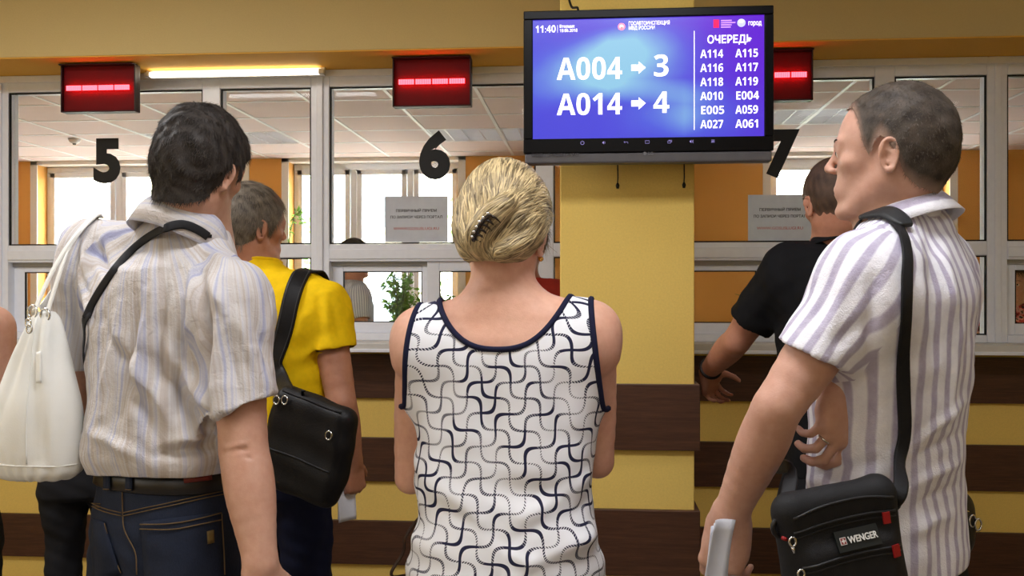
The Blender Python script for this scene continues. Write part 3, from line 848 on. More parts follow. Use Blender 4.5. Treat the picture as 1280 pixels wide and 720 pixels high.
        for ax in range(3):
            sh = [slice(None)] * 3; sh2 = [slice(None)] * 3
            sh[ax] = slice(0, -1); sh2[ax] = slice(1, None)
            e0, e1 = ins[tuple(sh)], ins[tuple(sh2)]
            for sgn in (0, 1):
                m = (e0 & ~e1) if sgn == 0 else (~e0 & e1)
                J = np.argwhere(m)
                b, d = (ax + 1) % 3, (ax + 2) % 3
                ok = (J[:, b] > 0) & (J[:, d] > 0) & (J[:, b] < act.shape[b]) & (J[:, d] < act.shape[d])
                J = J[ok]
                def cell(db, dd):
                    K = J.copy(); K[:, b] -= db; K[:, d] -= dd; return idx[tuple(K.T)]
                q = np.stack([cell(1, 1), cell(0, 1), cell(0, 0), cell(1, 0)], 1)
                if sgn: q = q[:, ::-1]
                quads.append(q)
        Q = np.concatenate(quads); Q = Q[(Q >= 0).all(1)]
        if smooth: V = relax(V, Q, smooth)
        return V, Q

def relax(V, Q, it=1, lam=0.5, mask=None):
    e = np.concatenate([Q[:, [0, 1]], Q[:, [1, 2]], Q[:, [2, 3]], Q[:, [3, 0]]]); e = np.concatenate([e, e[:, ::-1]])
    n = np.bincount(e[:, 0], minlength=len(V)).astype(float); n[n == 0] = 1
    for i in range(it):
        A = np.stack([np.bincount(e[:, 0], V[e[:, 1], j], minlength=len(V)) for j in range(3)], 1) / n[:, None]
        d = lam * (A - V)
        V = V + (d if mask is None else d * mask[:, None])
    return V

def vnormals(V, Q):
    n = np.cross(V[Q[:, 2]] - V[Q[:, 0]], V[Q[:, 3]] - V[Q[:, 1]])
    N = np.stack([sum(np.bincount(Q[:, c], n[:, j], minlength=len(V)) for c in range(4)) for j in range(3)], 1)
    return N / (np.linalg.norm(N, axis=1, keepdims=True) + 1e-12)

def compact(V, Q, extra=()):
    u = np.unique(Q); m = np.full(len(V), -1, int); m[u] = np.arange(len(u))
    return (V[u], m[Q]) + tuple(e[u] for e in extra)

def cut(V, Q, fn):
    """remove everything where fn(P) > 0; the straddling border is drawn onto fn = 0"""
    s = fn(V); keep = ~(s[Q] > 0).all(1)
    Q = Q[keep]; V, Q = compact(V, Q)
    for it in range(2):
        s = fn(V); m = s > 0
        if not m.any(): break
        P = V[m]; e = 1e-4; g = np.stack([(fn(P + e * np.eye(3)[i]) - fn(P - e * np.eye(3)[i])) / (2 * e) for i in range(3)], 1)
        V[m] = P - (s[m] / ((g * g).sum(1) + 1e-9))[:, None] * g
    near_ = np.abs(fn(V)) < .004
    for L in loops(Q):
        L = np.array(L)
        if not near_[L].any(): continue
        P = V[L]
        for it in range(4): P = np.where(near_[L][:, None], .5 * P + .25 * (np.roll(P, 1, 0) + np.roll(P, -1, 0)), P)
        V[L] = P
    return V, Q

def loops(Q):
    """boundary loops of a quad mesh as lists of vertex indices"""
    e = np.concatenate([Q[:, [0, 1]], Q[:, [1, 2]], Q[:, [2, 3]], Q[:, [3, 0]]])
    S_ = set(map(tuple, e.tolist())); nx = {}
    for a, b in S_:
        if (b, a) not in S_: nx.setdefault(a, []).append(b)
    out = []
    while nx:
        a0 = next(iter(nx)); L = [a0]; a = a0
        while a in nx:
            b = nx[a].pop()
            if not nx[a]: del nx[a]
            if b == a0: break
            L.append(b); a = b
        if len(L) > 6: out.append(L)
    return out

def smooth_loop(P, it=6):
    P = P.copy()
    for i in range(it): P = 0.5 * P + 0.25 * (np.roll(P, 1, 0) + np.roll(P, -1, 0))
    return P

def wob(P, freq, seed=0, n=6):
    """smooth vector-free pseudo noise in about -1..1"""
    r = np.random.default_rng(seed); out = np.zeros(len(P))
    for i in range(n):
        d = r.normal(size=3); d /= np.linalg.norm(d); out += np.sin(P @ d * freq * r.uniform(0.6, 1.6) + r.uniform(0, 6.28))
    return out / math.sqrt(n)

def fold(P, a, b, A, w_):
    """ridge (A > 0) or groove along the segment a-b"""
    a = np.asarray(a, float); b = np.asarray(b, float); ba = b - a; L = ba @ ba
    t = np.clip(((P - a) @ ba) / L, 0, 1)
    d2 = ((P - a - t[:, None] * ba) ** 2).sum(1)
    return A * np.exp(-d2 / w_ ** 2) * (0.25 + 0.75 * np.sin(np.pi * np.clip(t, 0.04, 0.96)))

def fold_px(P, bvh, pts, A, w_):
    """ridge or groove along a line of surface points found under the given pixels"""
    px = spline(np.array(pts, float), 7 if len(pts) > 2 else 9)
    C_ = np.array([hit(bvh, *p)[0] for p in px]); lo, hi = C_.min(0) - 3 * w_, C_.max(0) + 3 * w_
    out = np.zeros(len(P)); m = np.where(((P > lo) & (P < hi)).all(1))[0]; X = P[m]; best = np.full(len(m), 9.0); tt = np.zeros(len(m)); n = len(C_) - 1
    for i in range(n):
        ba = C_[i + 1] - C_[i]; L = ba @ ba + 1e-12; t = np.clip(((X - C_[i]) @ ba) / L, 0, 1); d2 = ((X - C_[i] - t[:, None] * ba) ** 2).sum(1)
        k = d2 < best; best[k] = d2[k]; tt[k] = ((i + t) / n)[k]
    out[m] = A * np.exp(-best / w_ ** 2) * (.2 + .8 * np.sin(np.pi * np.clip(tt, .03, .97)))
    return out

def bvh_of(V, Q): return BVHTree.FromPolygons([tuple(v) for v in V], [tuple(q) for q in Q])
CAMP = Vector((0, 0, CAMZ))
def hit(bvh, px, py, off=0.0):
    h = bvh.ray_cast(CAMP, ray(px, py))
    if h[0] is None:
        d = ray(px, py); p0 = CAMP + d * 1.5
        for i in range(6):
            q = bvh.find_nearest(p0); t = (q[0] - CAMP).dot(d); p0 = CAMP + d * t
        return np.array(q[0]) + off * np.array(q[1]), np.array(q[1])
    n = h[1] if h[1].dot(ray(px, py)) < 0 else -h[1]
    return np.array(h[0]) + off * np.array(n), np.array(n)
def near(bvh, p, off=0.0):
    q = bvh.find_nearest(Vector(p)); return np.array(q[0]) + off * np.array(q[1]), np.array(q[1])

def ribbon(path, normals, width, thick):
    """flat strap with rounded edges along a path with given outward normals"""
    P = np.asarray(path, float); N = np.asarray(normals, float); m = len(P)
    T = np.gradient(P, axis=0); T /= np.linalg.norm(T, axis=1, keepdims=True) + 1e-12
    N = N - T * (N * T).sum(1, keepdims=True); N /= np.linalg.norm(N, axis=1, keepdims=True) + 1e-12
    B = np.cross(T, N); w_ = np.broadcast_to(np.asarray(width, float), (m,))
    prof_ = [(-0.5, 0.15), (-0.44, 0.85), (-0.3, 1), (0.3, 1), (0.44, 0.85), (0.5, 0.15), (0.44, -0.1), (-0.44, -0.1)]
    V = np.concatenate([P[i] + np.array([B[i] * a * w_[i] + N[i] * b * thick for a, b in prof_]) for i in range(m)])
    n = len(prof_); Fc = []
    for i in range(m - 1):
        for j in range(n):
            k = (j + 1) % n; Fc.append((i * n + j, (i + 1) * n + j, (i + 1) * n + k, i * n + k))
    Fc.append(tuple(range(n))); Fc.append(tuple((m - 1) * n + j for j in range(n))[::-1])
    return V, Fc
def strap(name, pts, width, thick, mat, parent, base, bvh=None, off=0.002, n=8, normals=None, smooth=3, front=None):
    """strap through points; where a surface is given the path lies on it"""
    P = spline(pts, n)
    if bvh is not None:
        N = []
        for i in range(len(P)):
            q, nn = near(bvh, P[i]); P[i] = q + nn * off; N.append(nn)
        N = np.array(N)
    else: N = np.array([unit(normals)] * len(P)) if normals is not None and np.ndim(normals) == 1 else spline(normals, n)
    for i in range(smooth):
        P[1:-1] = 0.5 * P[1:-1] + 0.25 * (P[:-2] + P[2:]); N[1:-1] = 0.5 * N[1:-1] + 0.25 * (N[:-2] + N[2:])
    if front is not None:       # keep the stretch seen from the hall proud of every layer of cloth below it
        for rep in range(4):
            for i in range(front[0] * n, min(front[1] * n, len(P))):
                d = Vector(P[i]) - CAMP; L_ = d.length; h_ = bvh.ray_cast(CAMP, d.normalized())
                if h_[0] is not None and h_[3] < L_ + off: P[i] = np.array(CAMP + d.normalized() * (h_[3] - off * 1.3))
            if rep < 3:
                for q_ in range(3): P[1:-1] = .5 * P[1:-1] + .25 * (P[:-2] + P[2:])
    V, Fc = ribbon(P, N, width, thick)
    return mesh(name, V, Fc, mat, parent, base)

def solid(o, t=0.002, off=-1.0):
    m = o.modifiers.new('cloth', 'SOLIDIFY'); m.thickness = t; m.offset = off; m.use_rim_only = len(o.data.polygons) > 4000; return o

# ------------------------------------------------------------------ anatomy
def add_head(F, R, c, s=1.0, fem=False, ears=True, grow=0.0):
    """head around the ear-canal point c; R columns are right, forward, up"""
    def P(x, y, z): return c + R @ (np.array([x, y, z]) * s)
    def e(p, r, k, Rl=None, sub=False): F.ell(P(*p), (np.array(r) + (0 if sub else grow)) * s, R if Rl is None else R @ Rl, k * s, sub)
    def cn(a, b, ra, rb, k, **kw): F.cone(P(*a), P(*b), (ra + grow) * s, (rb + grow) * s, k * s, **kw)
    e((0, -.014, .048), (.075, .094, .084), 0)
    e((0, -.052, .004), (.060, .056, .060), .03)
    e((0, .034, .022), (.064, .058, .074), .03)
    e((0, .044, -.034), (.047, .044, .052), .03)
    for sx in (-1, 1):
        cn((sx * .050, .002, -.042), (sx * .024, .064, -.094), .013, .012, .026)
        cn((sx * .055, .006, -.01), (sx * .051, .004, -.045), .013, .012, .02)
        e((sx * .042, .060, -.012), (.018, .018, .013), .016)
        cn((sx * .042, .079, .027), (sx * .012, .091, .023), .008, .008, .014)
    e((0, .080, -.098), (.019, .016, .015), .018)
    e((0, .074, -.058), (.030, .022, .024), .018)
    cn((0, .090, .022), (0, .110, -.014), .0062, .0075, .010)
    e((0, .110, -.018), (.0085, .0085, .0075), .006)
    for sx in (-1, 1):
        e((sx * .0105, .101, -.022), (.0070, .009, .0062), .005)
        e((sx * .031, .100, .006), (.017, .013, .011), .012, sub=True)
        e((sx * .031, .0775, .007), (.0145, .0125, .0125), .003)
        cn((sx * .044, .082, .013), (sx * .020, .090, .013), .0042, .0045, .005)
    cn((-.018, .090, -.058), (.018, .090, -.058), .0045, .0045, .006); cn((0, .095, -.057), (0, .0951, -.057), .0055, .0055, .008)
    cn((-.015, .089, -.068), (.015, .089, -.068), .0055, .0055, .006)
    cn((-.022, .0955, -.0628), (.022, .0955, -.0628), .0018, .0018, .003, sub=True)
    if ears:
        for sx in (-1, 1):
            Re = rotz(sx * -22) @ rotx(-12)
            def pe(y, z, x=0.0): return np.array([sx * .0745, -.008, -.004]) + Re @ np.array([sx * (x + .004), y * .84, z * .84])
            rim = [(.012, -.026), (.016, -.008), (.014, .012), (.006, .027), (-.008, .031), (-.018, .022), (-.019, .006), (-.014, -.012), (-.006, -.026), (.002, -.034), (.009, -.031)]
            Q = spline([np.append(pe(y, z, .004 if i > 1 else .0), .0040 if i < 9 else .0054) for i, (y, z) in enumerate(rim)], 3)
            F.ell(P(*pe(-.002, .0, .0)), np.array([.0055, .0135, .022]) * s, R @ Re, .004 * s)
            for i in range(len(Q) - 1): F.cone(P(*Q[i, :3]), P(*Q[i + 1, :3]), Q[i, 3] * s, Q[i + 1, 3] * s, .002 * s)
            F.ell(P(*pe(.003, -.004, .009)), np.array([.0100, .0078, .0115]) * s, R @ Re, .002 * s, sub=True)
            F.ell(P(*pe(-.006, .014, .008)), np.array([.0065, .0055, .0085]) * s, R @ Re, .002 * s, sub=True)

def add_hand(F, wrist, d, n, right, curl, s=1.0, spread=0.10, thumb=None, k=0.003):
    """palm, four fingers and a thumb; d towards the knuckles, n out of the palm"""
    d = unit(d); n = unit(np.asarray(n, float) - d * np.dot(n, d)); t = np.cross(d, n) if right else np.cross(n, d)
    w_ = np.asarray(wrist, float); tips = []
    def P(a, b, c): return w_ + s * (d * a + t * b + n * c)
    kn = [(.088, .030), (.092, .0095), (.088, -.0105), (.080, -.029)]
    ln = [.074, .082, .076, .060]; rr = [.0088, .0090, .0086, .0076]
    for (a, b) in kn: F.cone(P(-.005, b * .45, 0), P(a, b, -.002), .0155 * s, .0108 * s, .016 * s)
    F.ell(P(.045, -.004, .004), np.array([.036, .048, .013]) * s, np.stack([t, d, n], 1), .014 * s)
    F.cone(P(.008, .018, .010), P(.055, .030, .010), .015 * s, .012 * s, .014 * s)
    F.cone(P(.010, -.022, .008), P(.060, -.028, .006), .013 * s, .011 * s, .012 * s)
    for f in range(4):
        cv = curl[f] if np.ndim(curl[f]) else (curl[f], curl[f] * 1.15, curl[f] * 0.75)
        p = P(kn[f][0], kn[f][1], -.002); ang = 0.0
        dd = unit(d + t * spread * (1.5 - f) * 0.9); L = ln[f] * s
        for j, (fr, c_) in enumerate(zip((.46, .30, .24), cv)):
            ang += c_ * D2R; u = unit(dd * math.cos(ang) + n * math.sin(ang))
            q = p + u * L * fr; r0 = rr[f] * (1 - .07 * j) * s; r1 = rr[f] * (1 - .07 * (j + 1)) * s
            F.cone(p, q, r0, r1, .006 * s if j == 0 else k * .4)
            p = q
        tips.append(p)
    th = thumb or dict(dir=(.62, .70, .32), bend=(8, 14))
    p = P(.022, .026, .008); u = unit(d * th['dir'][0] + t * th['dir'][1] + n * th['dir'][2])
    for j, (L, r0, r1) in enumerate(((.044, .0145, .0115), (.034, .0112, .0098), (.027, .0098, .0078))):
        q = p + u * L * s; F.cone(p, q, r0 * s, r1 * s, .010 * s if j == 0 else k * .5)
        p = q; u = unit(u + (d * .35 - t * .45 + n * .25) * th['bend'][min(j, 1)] * D2R * 1.6)
    tips.append(p)
    return tips, t

def add_arm(F, sh, el, wr, r=(.054, .049, .045, .040, .043, .040, .031, .0265), k=.03, grow=0.0, flat=None):
    sh, el, wr = [np.asarray(v, float) for v in (sh, el, wr)]
    pts = [sh, sh + (el - sh) * .33, sh + (el - sh) * .68, el, el + (wr - el) * .22, el + (wr - el) * .45, el + (wr - el) * .8, wr]
    F.chain(pts, np.array(r) + grow, k, 3)
    # elbow point
    ax = unit(el - sh) - unit(wr - el)
    if np.linalg.norm(ax) > .15: F.ell(el + unit(ax) * r[3] * .35, (r[3] * .78,) * 3, None, .02)

# ------------------------------------------------------------------ body materials
def skin_mat(name, col, red=0.25):
    m = M(name, col, 0.52, 0.35, sss=0.12)
    n1 = m.noise(9, 4, 0.6); n2 = m.noise(70, 3, 0.6)
    d = (int(col[0] * .90), int(col[1] * .80), int(col[2] * .76)); l = (min(255, int(col[0] * 1.05)), int(col[1] * 1.03), int(col[2] * 1.02))
    m.color(m.mix((n1 * 0.6 + n2 * 0.4 - 0.2) * 1.5, d, l))
    m.bump(m.noise(380, 2), 0.0008, 0.35)
    return m.m
def hair_mat(name, dark, lite, rough=0.45, fade=None):
    m = M(name, dark, rough, 0.3)
    t = m.attr('tint'); n = m.noise(40, 3)
    c_ = m.mix((t * 0.75 + n * 0.45 - 0.1), dark, lite)
    if fade is not None: c_ = m.mix(m.attr('edge') * 0.8 + (n - 0.5) * 0.3, c_, fade)     # shaved close towards the hairline
    m.color(c_)
    m.bump(m.noise(300, 2), 0.001, 0.5)
    return m.m

def strands(V, Q, N, count, length, flow, width=0.0012, lift=0.35, seed=1, jitter=0.35, seg=2):
    """short tapered ribbons growing from the hair cap; flow(P) gives the lie of the hair"""
    r = np.random.default_rng(seed)
    ar = np.linalg.norm(np.cross(V[Q[:, 2]] - V[Q[:, 0]], V[Q[:, 3]] - V[Q[:, 1]]), axis=1)
    fi = r.choice(len(Q), count, p=ar / ar.sum()); w_ = r.dirichlet((1, 1, 1, 1), count)
    P = (V[Q[fi]] * w_[:, :, None]).sum(1); n = (N[Q[fi]] * w_[:, :, None]).sum(1); n /= np.linalg.norm(n, axis=1, keepdims=True)
    f = flow(P); f = f - n * (f * n).sum(1, keepdims=True); f /= np.linalg.norm(f, axis=1, keepdims=True) + 1e-9
    f = f + r.normal(size=f.shape) * jitter; f = f - n * (f * n).sum(1, keepdims=True); f /= np.linalg.norm(f, axis=1, keepdims=True) + 1e-9
    L = length * r.uniform(.6, 1.3, count) if np.isscalar(length) else length(P) * r.uniform(.6, 1.3, count)
    b = np.cross(n, f); lf = lift * r.uniform(.4, 1.5, count)
    rows = []
    for j in range(seg + 1):
        t = j / seg
        c = P + n * (-.001) + f * (L * t)[:, None] + n * (L * lf * (t - .45 * t * t))[:, None]
        ww = width * (1 - .85 * t) / 2
        rows.append(c - b * ww); rows.append(c + b * ww)
    SV = np.stack(rows, 1).reshape(-1, 3); nv = 2 * (seg + 1); base = np.arange(count) * nv
    SQ = np.concatenate([np.stack([base + 2 * j, base + 2 * j + 1, base + 2 * j + 3, base + 2 * j + 2], 1) for j in range(seg)])
    tint = np.repeat(r.uniform(0, 1, count), nv)
    return SV, SQ, tint

HAIRLINE = ([-.13, -.085, -.055, -.030, -.014, .004, .014, .024, .034, .050, .066, .12], [-.050, -.048, -.044, -.030, .012, .034, .020, -.012, .012, .050, .074, .092])
def hair_cap(R, c, s, grow, h=0.004, line=HAIRLINE, dz=0.0, extra=None, fine=0.0015, bald=None, nape=0.0):
    """scalp shell over the head, trimmed along a hairline given as z(y) in head coordinates"""
    F = Field(c - .19 * s, c + .20 * s, h)
    def P(x, y, z): return c + R @ (np.array([x, y, z]) * s)
    for p, r in (((0, -.014, .048), (.075, .094, .084)), ((0, -.052, .004), (.060, .056, .060)), ((0, .034, .022), (.064, .058, .074))):
        F.ell(P(*p), (np.array(r) + grow) * s, R, .03 * s)
    for sx in (-1, 1): F.ell(P(sx * .052, -.01, .005), (np.array((.016, .03, .03)) + grow) * s, R, .03 * s)
    if nape: F.cone(P(0, -.030, -.02), P(0, -.024, -.080), (nape + grow * .6) * s, (nape + grow * .3) * s, .02 * s)
    if extra: extra(F, P)
    V, Q = F.mesh(1)
    N = vnormals(V, Q)
    V = V + N * (wob(V, 260, 3) * fine + wob(V, 90, 5) * fine)[:, None]
    def fn(p):
        q = ((p - c) @ R) / s
        zl = np.interp(q[:, 1], line[0], line[1]) + dz
        r_ = (zl - q[:, 2]) * s
        if bald is not None: r_ = np.maximum(r_, bald(q) * s)
        return r_
    V, Q = cut(V, Q, fn)
    return V, Q, vnormals(V, Q), fn

def make_hair(name, R, c, s, grow, mat, parent, base, count, length, flowdir=(0, -.35, -1.0), lift=.35, jitter=.35, width=.0014, seed=1, crown=(0, -.05, .12), **kw):
    V, Q, N, fn = hair_cap(R, c, s, grow, **kw)
    cr = c + R @ (np.array(crown) * s)
    def flow(P):
        d = P - cr; d /= np.linalg.norm(d, axis=1, keepdims=True) + 1e-9
        return d + 0.5 * (R @ np.array(flowdir))[None, :]
    SV, SQ, tint = strands(V, Q, N, count, length, flow, width, lift, seed, jitter)
    VV = np.concatenate([V, SV]); QQ = np.concatenate([Q, SQ + len(V)])
    tt = np.concatenate([np.clip(.35 + .25 * wob(V, 200, seed), 0, 1), tint])
    return mesh(name, VV, QQ, mat, parent, base, attrs={'tint': tt, 'edge': np.clip(1 + fn(VV) / .024, 0, 1)})

MAT_BROW = simple('dark_eyebrow_hair', (44, 34, 28), 0.8, 0.2)
MAT_EYE = simple('eye_white', (226, 220, 214), 0.2, 0.5, var=0.03)
MAT_IRIS = simple('brown_iris', (60, 40, 28), 0.15, 0.5)
def add_eyes(R, c, s, parent, base):
    for sx in (-1, 1):
        P = [c + R @ (np.array(p) * s) for p in ((sx * .050, .080, .026), (sx * .040, .088, .031), (sx * .026, .0945, .031), (sx * .013, .0965, .026))]
        tube('eyebrow', spline(P, 4), np.array([.0008, .001, .0012, .0014, .0015, .0016, .0016, .0016, .0016, .0016, .0015, .0013, .001]), MAT_BROW, parent, base, 6)
    for sx in (-1, 1):
        p = c + R @ (np.array([sx * .031, .0788, .007]) * s)
        bm = bmesh.new(); bmesh.ops.create_uvsphere(bm, u_segments=16, v_segments=10, radius=.0118 * s)
        e = from_bm('eye', bm, MAT_EYE, parent, True); e.location = Vector(p - base)
        bm = bmesh.new(); bmesh.ops.create_uvsphere(bm, u_segments=12, v_segments=8, radius=.0062 * s)
        i = from_bm('iris', bm, MAT_IRIS, e, True); i.location = Vector(R @ (np.array([0, .0072, 0]) * s))

def legs_prof(F, R, o, hip_z, crotch_z, hips, legs, k=.03, p=2.4):
    F.prof(R, o, hips, k, p)
    for L in legs: F.chain([q[:3] for q in L], [q[3] for q in L], .03, 4)

def shoe(name, R, o, x, y, mat, sole, parent, base, L=.28):
    """a plain leather shoe on the floor, pointing along the frame's forward axis"""
    p0 = o + R @ np.array([x, y, 0]); p0[2] = 0
    F = Field(p0 - [.2, .2, .02], p0 + [.2, .25, .16], .006)
    def P(a, b, c_): return p0 + R @ np.array([a, b, c_])
    F.chain([P(0, -.07, .045), P(0, .0, .046), P(0, .09, .036), P(0, .155, .028)], [.036, .041, .044, .034], .01, 4)
    F.cone(P(0, -.05, .05), P(0, -.035, .105), .038, .046, .03)
    F.ell(P(0, -.035, .125), (.036, .040, .03), R, .008, sub=True)
    V, Q = F.mesh(1); V, Q = cut(V, Q, lambda p: .012 - p[:, 2])
    s_ = mesh(name, V, Q, mat, parent, base)
    pts = [P(a * .047, b, 0) for a, b in ((0, -.105), (.75, -.085), (.92, -.02), (1.0, .08), (.85, .15), (.4, .188), (0, .195), (-.4, .188), (-.85, .15), (-1.0, .08), (-.92, -.02), (-.75, -.085))]
    pts = spline(pts, 3, True); n = len(pts)
    V = np.concatenate([pts + [0, 0, .0005], pts + [0, 0, .016]]); Fc = [(i, (i + 1) % n, n + (i + 1) % n, n + i) for i in range(n)] + [tuple(range(n))[::-1], tuple(range(n, 2 * n))]
    mesh('sole', V, Fc, sole, s_, base, smooth=False)
    return s_
# ================================================================== people
def zf(py, Y): return CAMZ + (HZ - py) * Y / FPX
def pdist(P, R, o, prof, p=2.3):
    A = np.asarray(prof, float); A = A[np.argsort(A[:, 0])]
    L = (P - o) @ R; z = np.clip(L[:, 2], A[0, 0], A[-1, 0])
    g = [np.interp(z, A[:, 0], A[:, i]) for i in range(1, 6)]
    x, y = L[:, 0] - g[0], L[:, 1] - g[1]; ry = np.where(y > 0, g[3], g[4])
    q = (np.abs(x / g[2]) ** p + np.abs(y / ry) ** p) ** (1 / p)
    return (q - 1) * np.minimum(g[2], ry), np.arctan2(x, -y) * 0.16, L
def adist(P, pts, radii):
    """signed distance to a chain, angle round it and length along it"""
    best = np.full(len(P), 9.0); ang = np.zeros(len(P)); al = np.zeros(len(P)); run = 0.0
    ref = np.array([0.3, -1.0, 0.1])
    for i in range(len(pts) - 1):
        a, b = np.asarray(pts[i], float), np.asarray(pts[i + 1], float); ba = b - a; L = np.linalg.norm(ba); ax = ba / L
        t = np.clip((P - a) @ ax / L, 0, 1); q = P - a - t[:, None] * ba
        d = np.linalg.norm(q, axis=1) - (radii[i] + t * (radii[i + 1] - radii[i]))
        e1 = unit(ref - ax * (ref @ ax)); e2 = np.cross(ax, e1)
        m = d < best; best[m] = d[m]; ang[m] = np.arctan2(q[m] @ e2, q[m] @ e1) * 0.075; al[m] = (run + t * L)[m]; run += L
    return best, ang, al
def garment_uv(P, R, o, prof, sleeves):
    """stripe coordinates as vertex attributes: torso (u, v), sleeve (u2, v2) and the seam between them (sm)"""
    d, u, L = pdist(P, R, o, prof); u2 = np.zeros(len(P)); v2 = np.zeros(len(P)); best = np.full(len(P), 9.0)
    for pts, rad in sleeves:
        ds, a, al = adist(P, pts, rad); m = ds < best
        u2[m] = a[m]; v2[m] = 1.5 - al[m]; best[m] = ds[m]
    return dict(u=u, v=L[:, 2], u2=u2, v2=v2, sm=np.clip(.5 + (d + .004 - best) / .04, 0, 1))
def bounds(pts, m=0.12):
    P = np.array(pts, float); return P.min(0) - m, P.max(0) + m
def plane_cut(center, normal, rad):
    """cut function: beyond the plane, but only near its centre"""
    c = np.asarray(center, float); n = unit(normal)
    def fn(P):
        q = P - c; s = q @ n; lat = np.linalg.norm(q - s[:, None] * n, axis=1)
        return np.minimum(s, (rad - lat))
    return fn
def sleeve_cut(center, normal, R, o, prof, pts, rad, h=.005):
    """cut function for the flat end of a sleeve made with Field.sleeve: opens it, leaving a small turned hem"""
    c = np.asarray(center, float); n = unit(normal)
    def fn(P):
        s = (P - c) @ n; ds = adist(P, pts, rad)[0]; dt = pdist(P, R, o, prof)[0]
        return np.minimum(np.minimum(1.3 * h - np.abs(s), -(ds + .005)), dt - .006)
    return fn
def edge_trim(name, V, Q, pick, r, mat, parent, base, off=0.0):
    for L in loops(Q):
        P = smooth_loop(V[L], 8)
        if len(P) > 10 and pick(P.mean(0), P): tube(name, P[::2], r, mat, parent, base, 7, True)

def cloth(name, col, scale=60, var=0.15, rough=0.85, bump=0.0008, weave=900):
    m = M(name, col, rough, 0.2)
    d = tuple(int(c * (1 - var)) for c in col); l = tuple(min(255, int(c * (1 + var * .6))) for c in col)
    m.color(m.mix(m.noise(scale, 4), d, l)); m.bump(m.noise(weave, 2), bump, 0.4)
    return m.m
MAT_SHOE = simple('black_leather_shoe', (22, 20, 20), 0.35, 0.5)
MAT_SOLE = simple('dark_rubber_sole', (30, 28, 26), 0.7, 0.3)
MAT_GOLD = simple('polished_gold', (226, 176, 90), 0.2, 0.5, metal=1.0, var=0.05)
MAT_STEEL = MAT_CHROME

def trousers(root, base, R, o, mat, hips, foot, legr=(.088, .068, .060), shoes=True, name='trousers', h=.009, bend=(0, 0), disp=None, top=None):
    """hips: torso rows for the pelvis (top row = waist); foot: ((x, y), (x, y)) of the ankles in the body frame"""
    F = Field(np.array([o[0] - .35, o[1] - .35, .02]), np.array([o[0] + .35, o[1] + .35, hips[-1][0] + .05]), h)
    F.prof(R, o, hips, .03, 2.4)
    zc = hips[0][0]
    for sx, (fx, fy) in zip((-1, 1), foot):
        hp = o + R @ np.array([sx * .088 + hips[0][1], hips[0][2], zc + .02]); kn = o + R @ np.array([(sx * .09 + fx) / 2, fy * .5 + .015 + bend[0], .50]); an = o + R @ np.array([fx, fy, .09])
        F.chain([hp, hp * .5 + kn * .5, kn, kn * .5 + an * .5, an, an - [0, 0, .05]], [legr[0], legr[0] * .9, legr[1], legr[1] * .96, legr[2], legr[2] * 1.05], .03, 4)
    V, Q = F.mesh(2); N = vnormals(V, Q)
    L = (V - o) @ R
    V = V + N * ((wob(V * [1, 1, 1.8], 55, 11) * .003 + wob(V, 24, 4) * .004) * np.clip((hips[-1][0] - L[:, 2]) * 6, .15, 1))[:, None]
    if disp is not None: V = V + N * disp(V, L)[:, None]
    V, Q = cut(V, Q, lambda p: .055 - p[:, 2])
    zt = hips[-1][0]
    V, Q = cut(V, Q, (top or (lambda p: p[:, 2] - (zt + .002))))
    u = np.arctan2(L[:0, 0], L[:0, 1]) if False else None
    t = solid(mesh(name, V, Q, mat, root, base), .0022)
    if shoes:
        for (fx, fy) in foot: shoe('shoe', R, o, fx, fy + .02, MAT_SHOE, MAT_SOLE, root, base)
    return V, Q, t

def collar(root, base, c, R, r0, mat, drop=.042, lean=0.0, front=.012, u0=0.0):
    """folded shirt collar: stand and fall; c = centre of the top edge, R = frame"""
    n = 56; V = []; prof_ = [(r0 - .001, -.050), (r0 - .003, -.020), (r0 - .001, 0.0), (r0 + .006, .0005), (r0 + .012, -.010), (r0 + .019, -.026), (r0 + .027, -drop)]
    for (r, z) in prof_:
        for i in range(n):
            a = -math.pi + 2 * math.pi * i / n
            fr = max(0, math.cos(a))                         # a = 0 is the front
            zz = z - front * 3.2 * fr ** 2 - (.015 * fr if z < -.03 else 0)
            V.append(c + R @ np.array([math.sin(a) * r * 1.0, math.cos(a) * r * 1.10, zz]))
    Fc = []
    for j in range(len(prof_) - 1):
        for i in range(n):
            if abs(i - n // 2) < 1 and j > 2: continue
            k = (i + 1) % n; Fc.append((j * n + i, j * n + k, (j + 1) * n + k, (j + 1) * n + i))
    V = np.array(V); V = V + (wob(V, 60, 2) * .0015)[:, None] * np.array([.5, .5, .5])
    uu = np.array([(-math.pi + 2 * math.pi * i / n) * r0 for r, z in prof_ for i in range(n)])
    uu = np.concatenate([uu]); vv = np.array([1.5 + z for r, z in prof_ for i in range(n)])
    solid(mesh('collar', V, Fc, mat, root, base, attrs={'u': vv * 1.0, 'v': uu, 'u2': vv, 'v2': uu, 'sm': vv * 0}), .002, 0.0)
    return V, np.array(Fc)

def cap_pts(*p): return [np.asarray(v, float) for v in p]

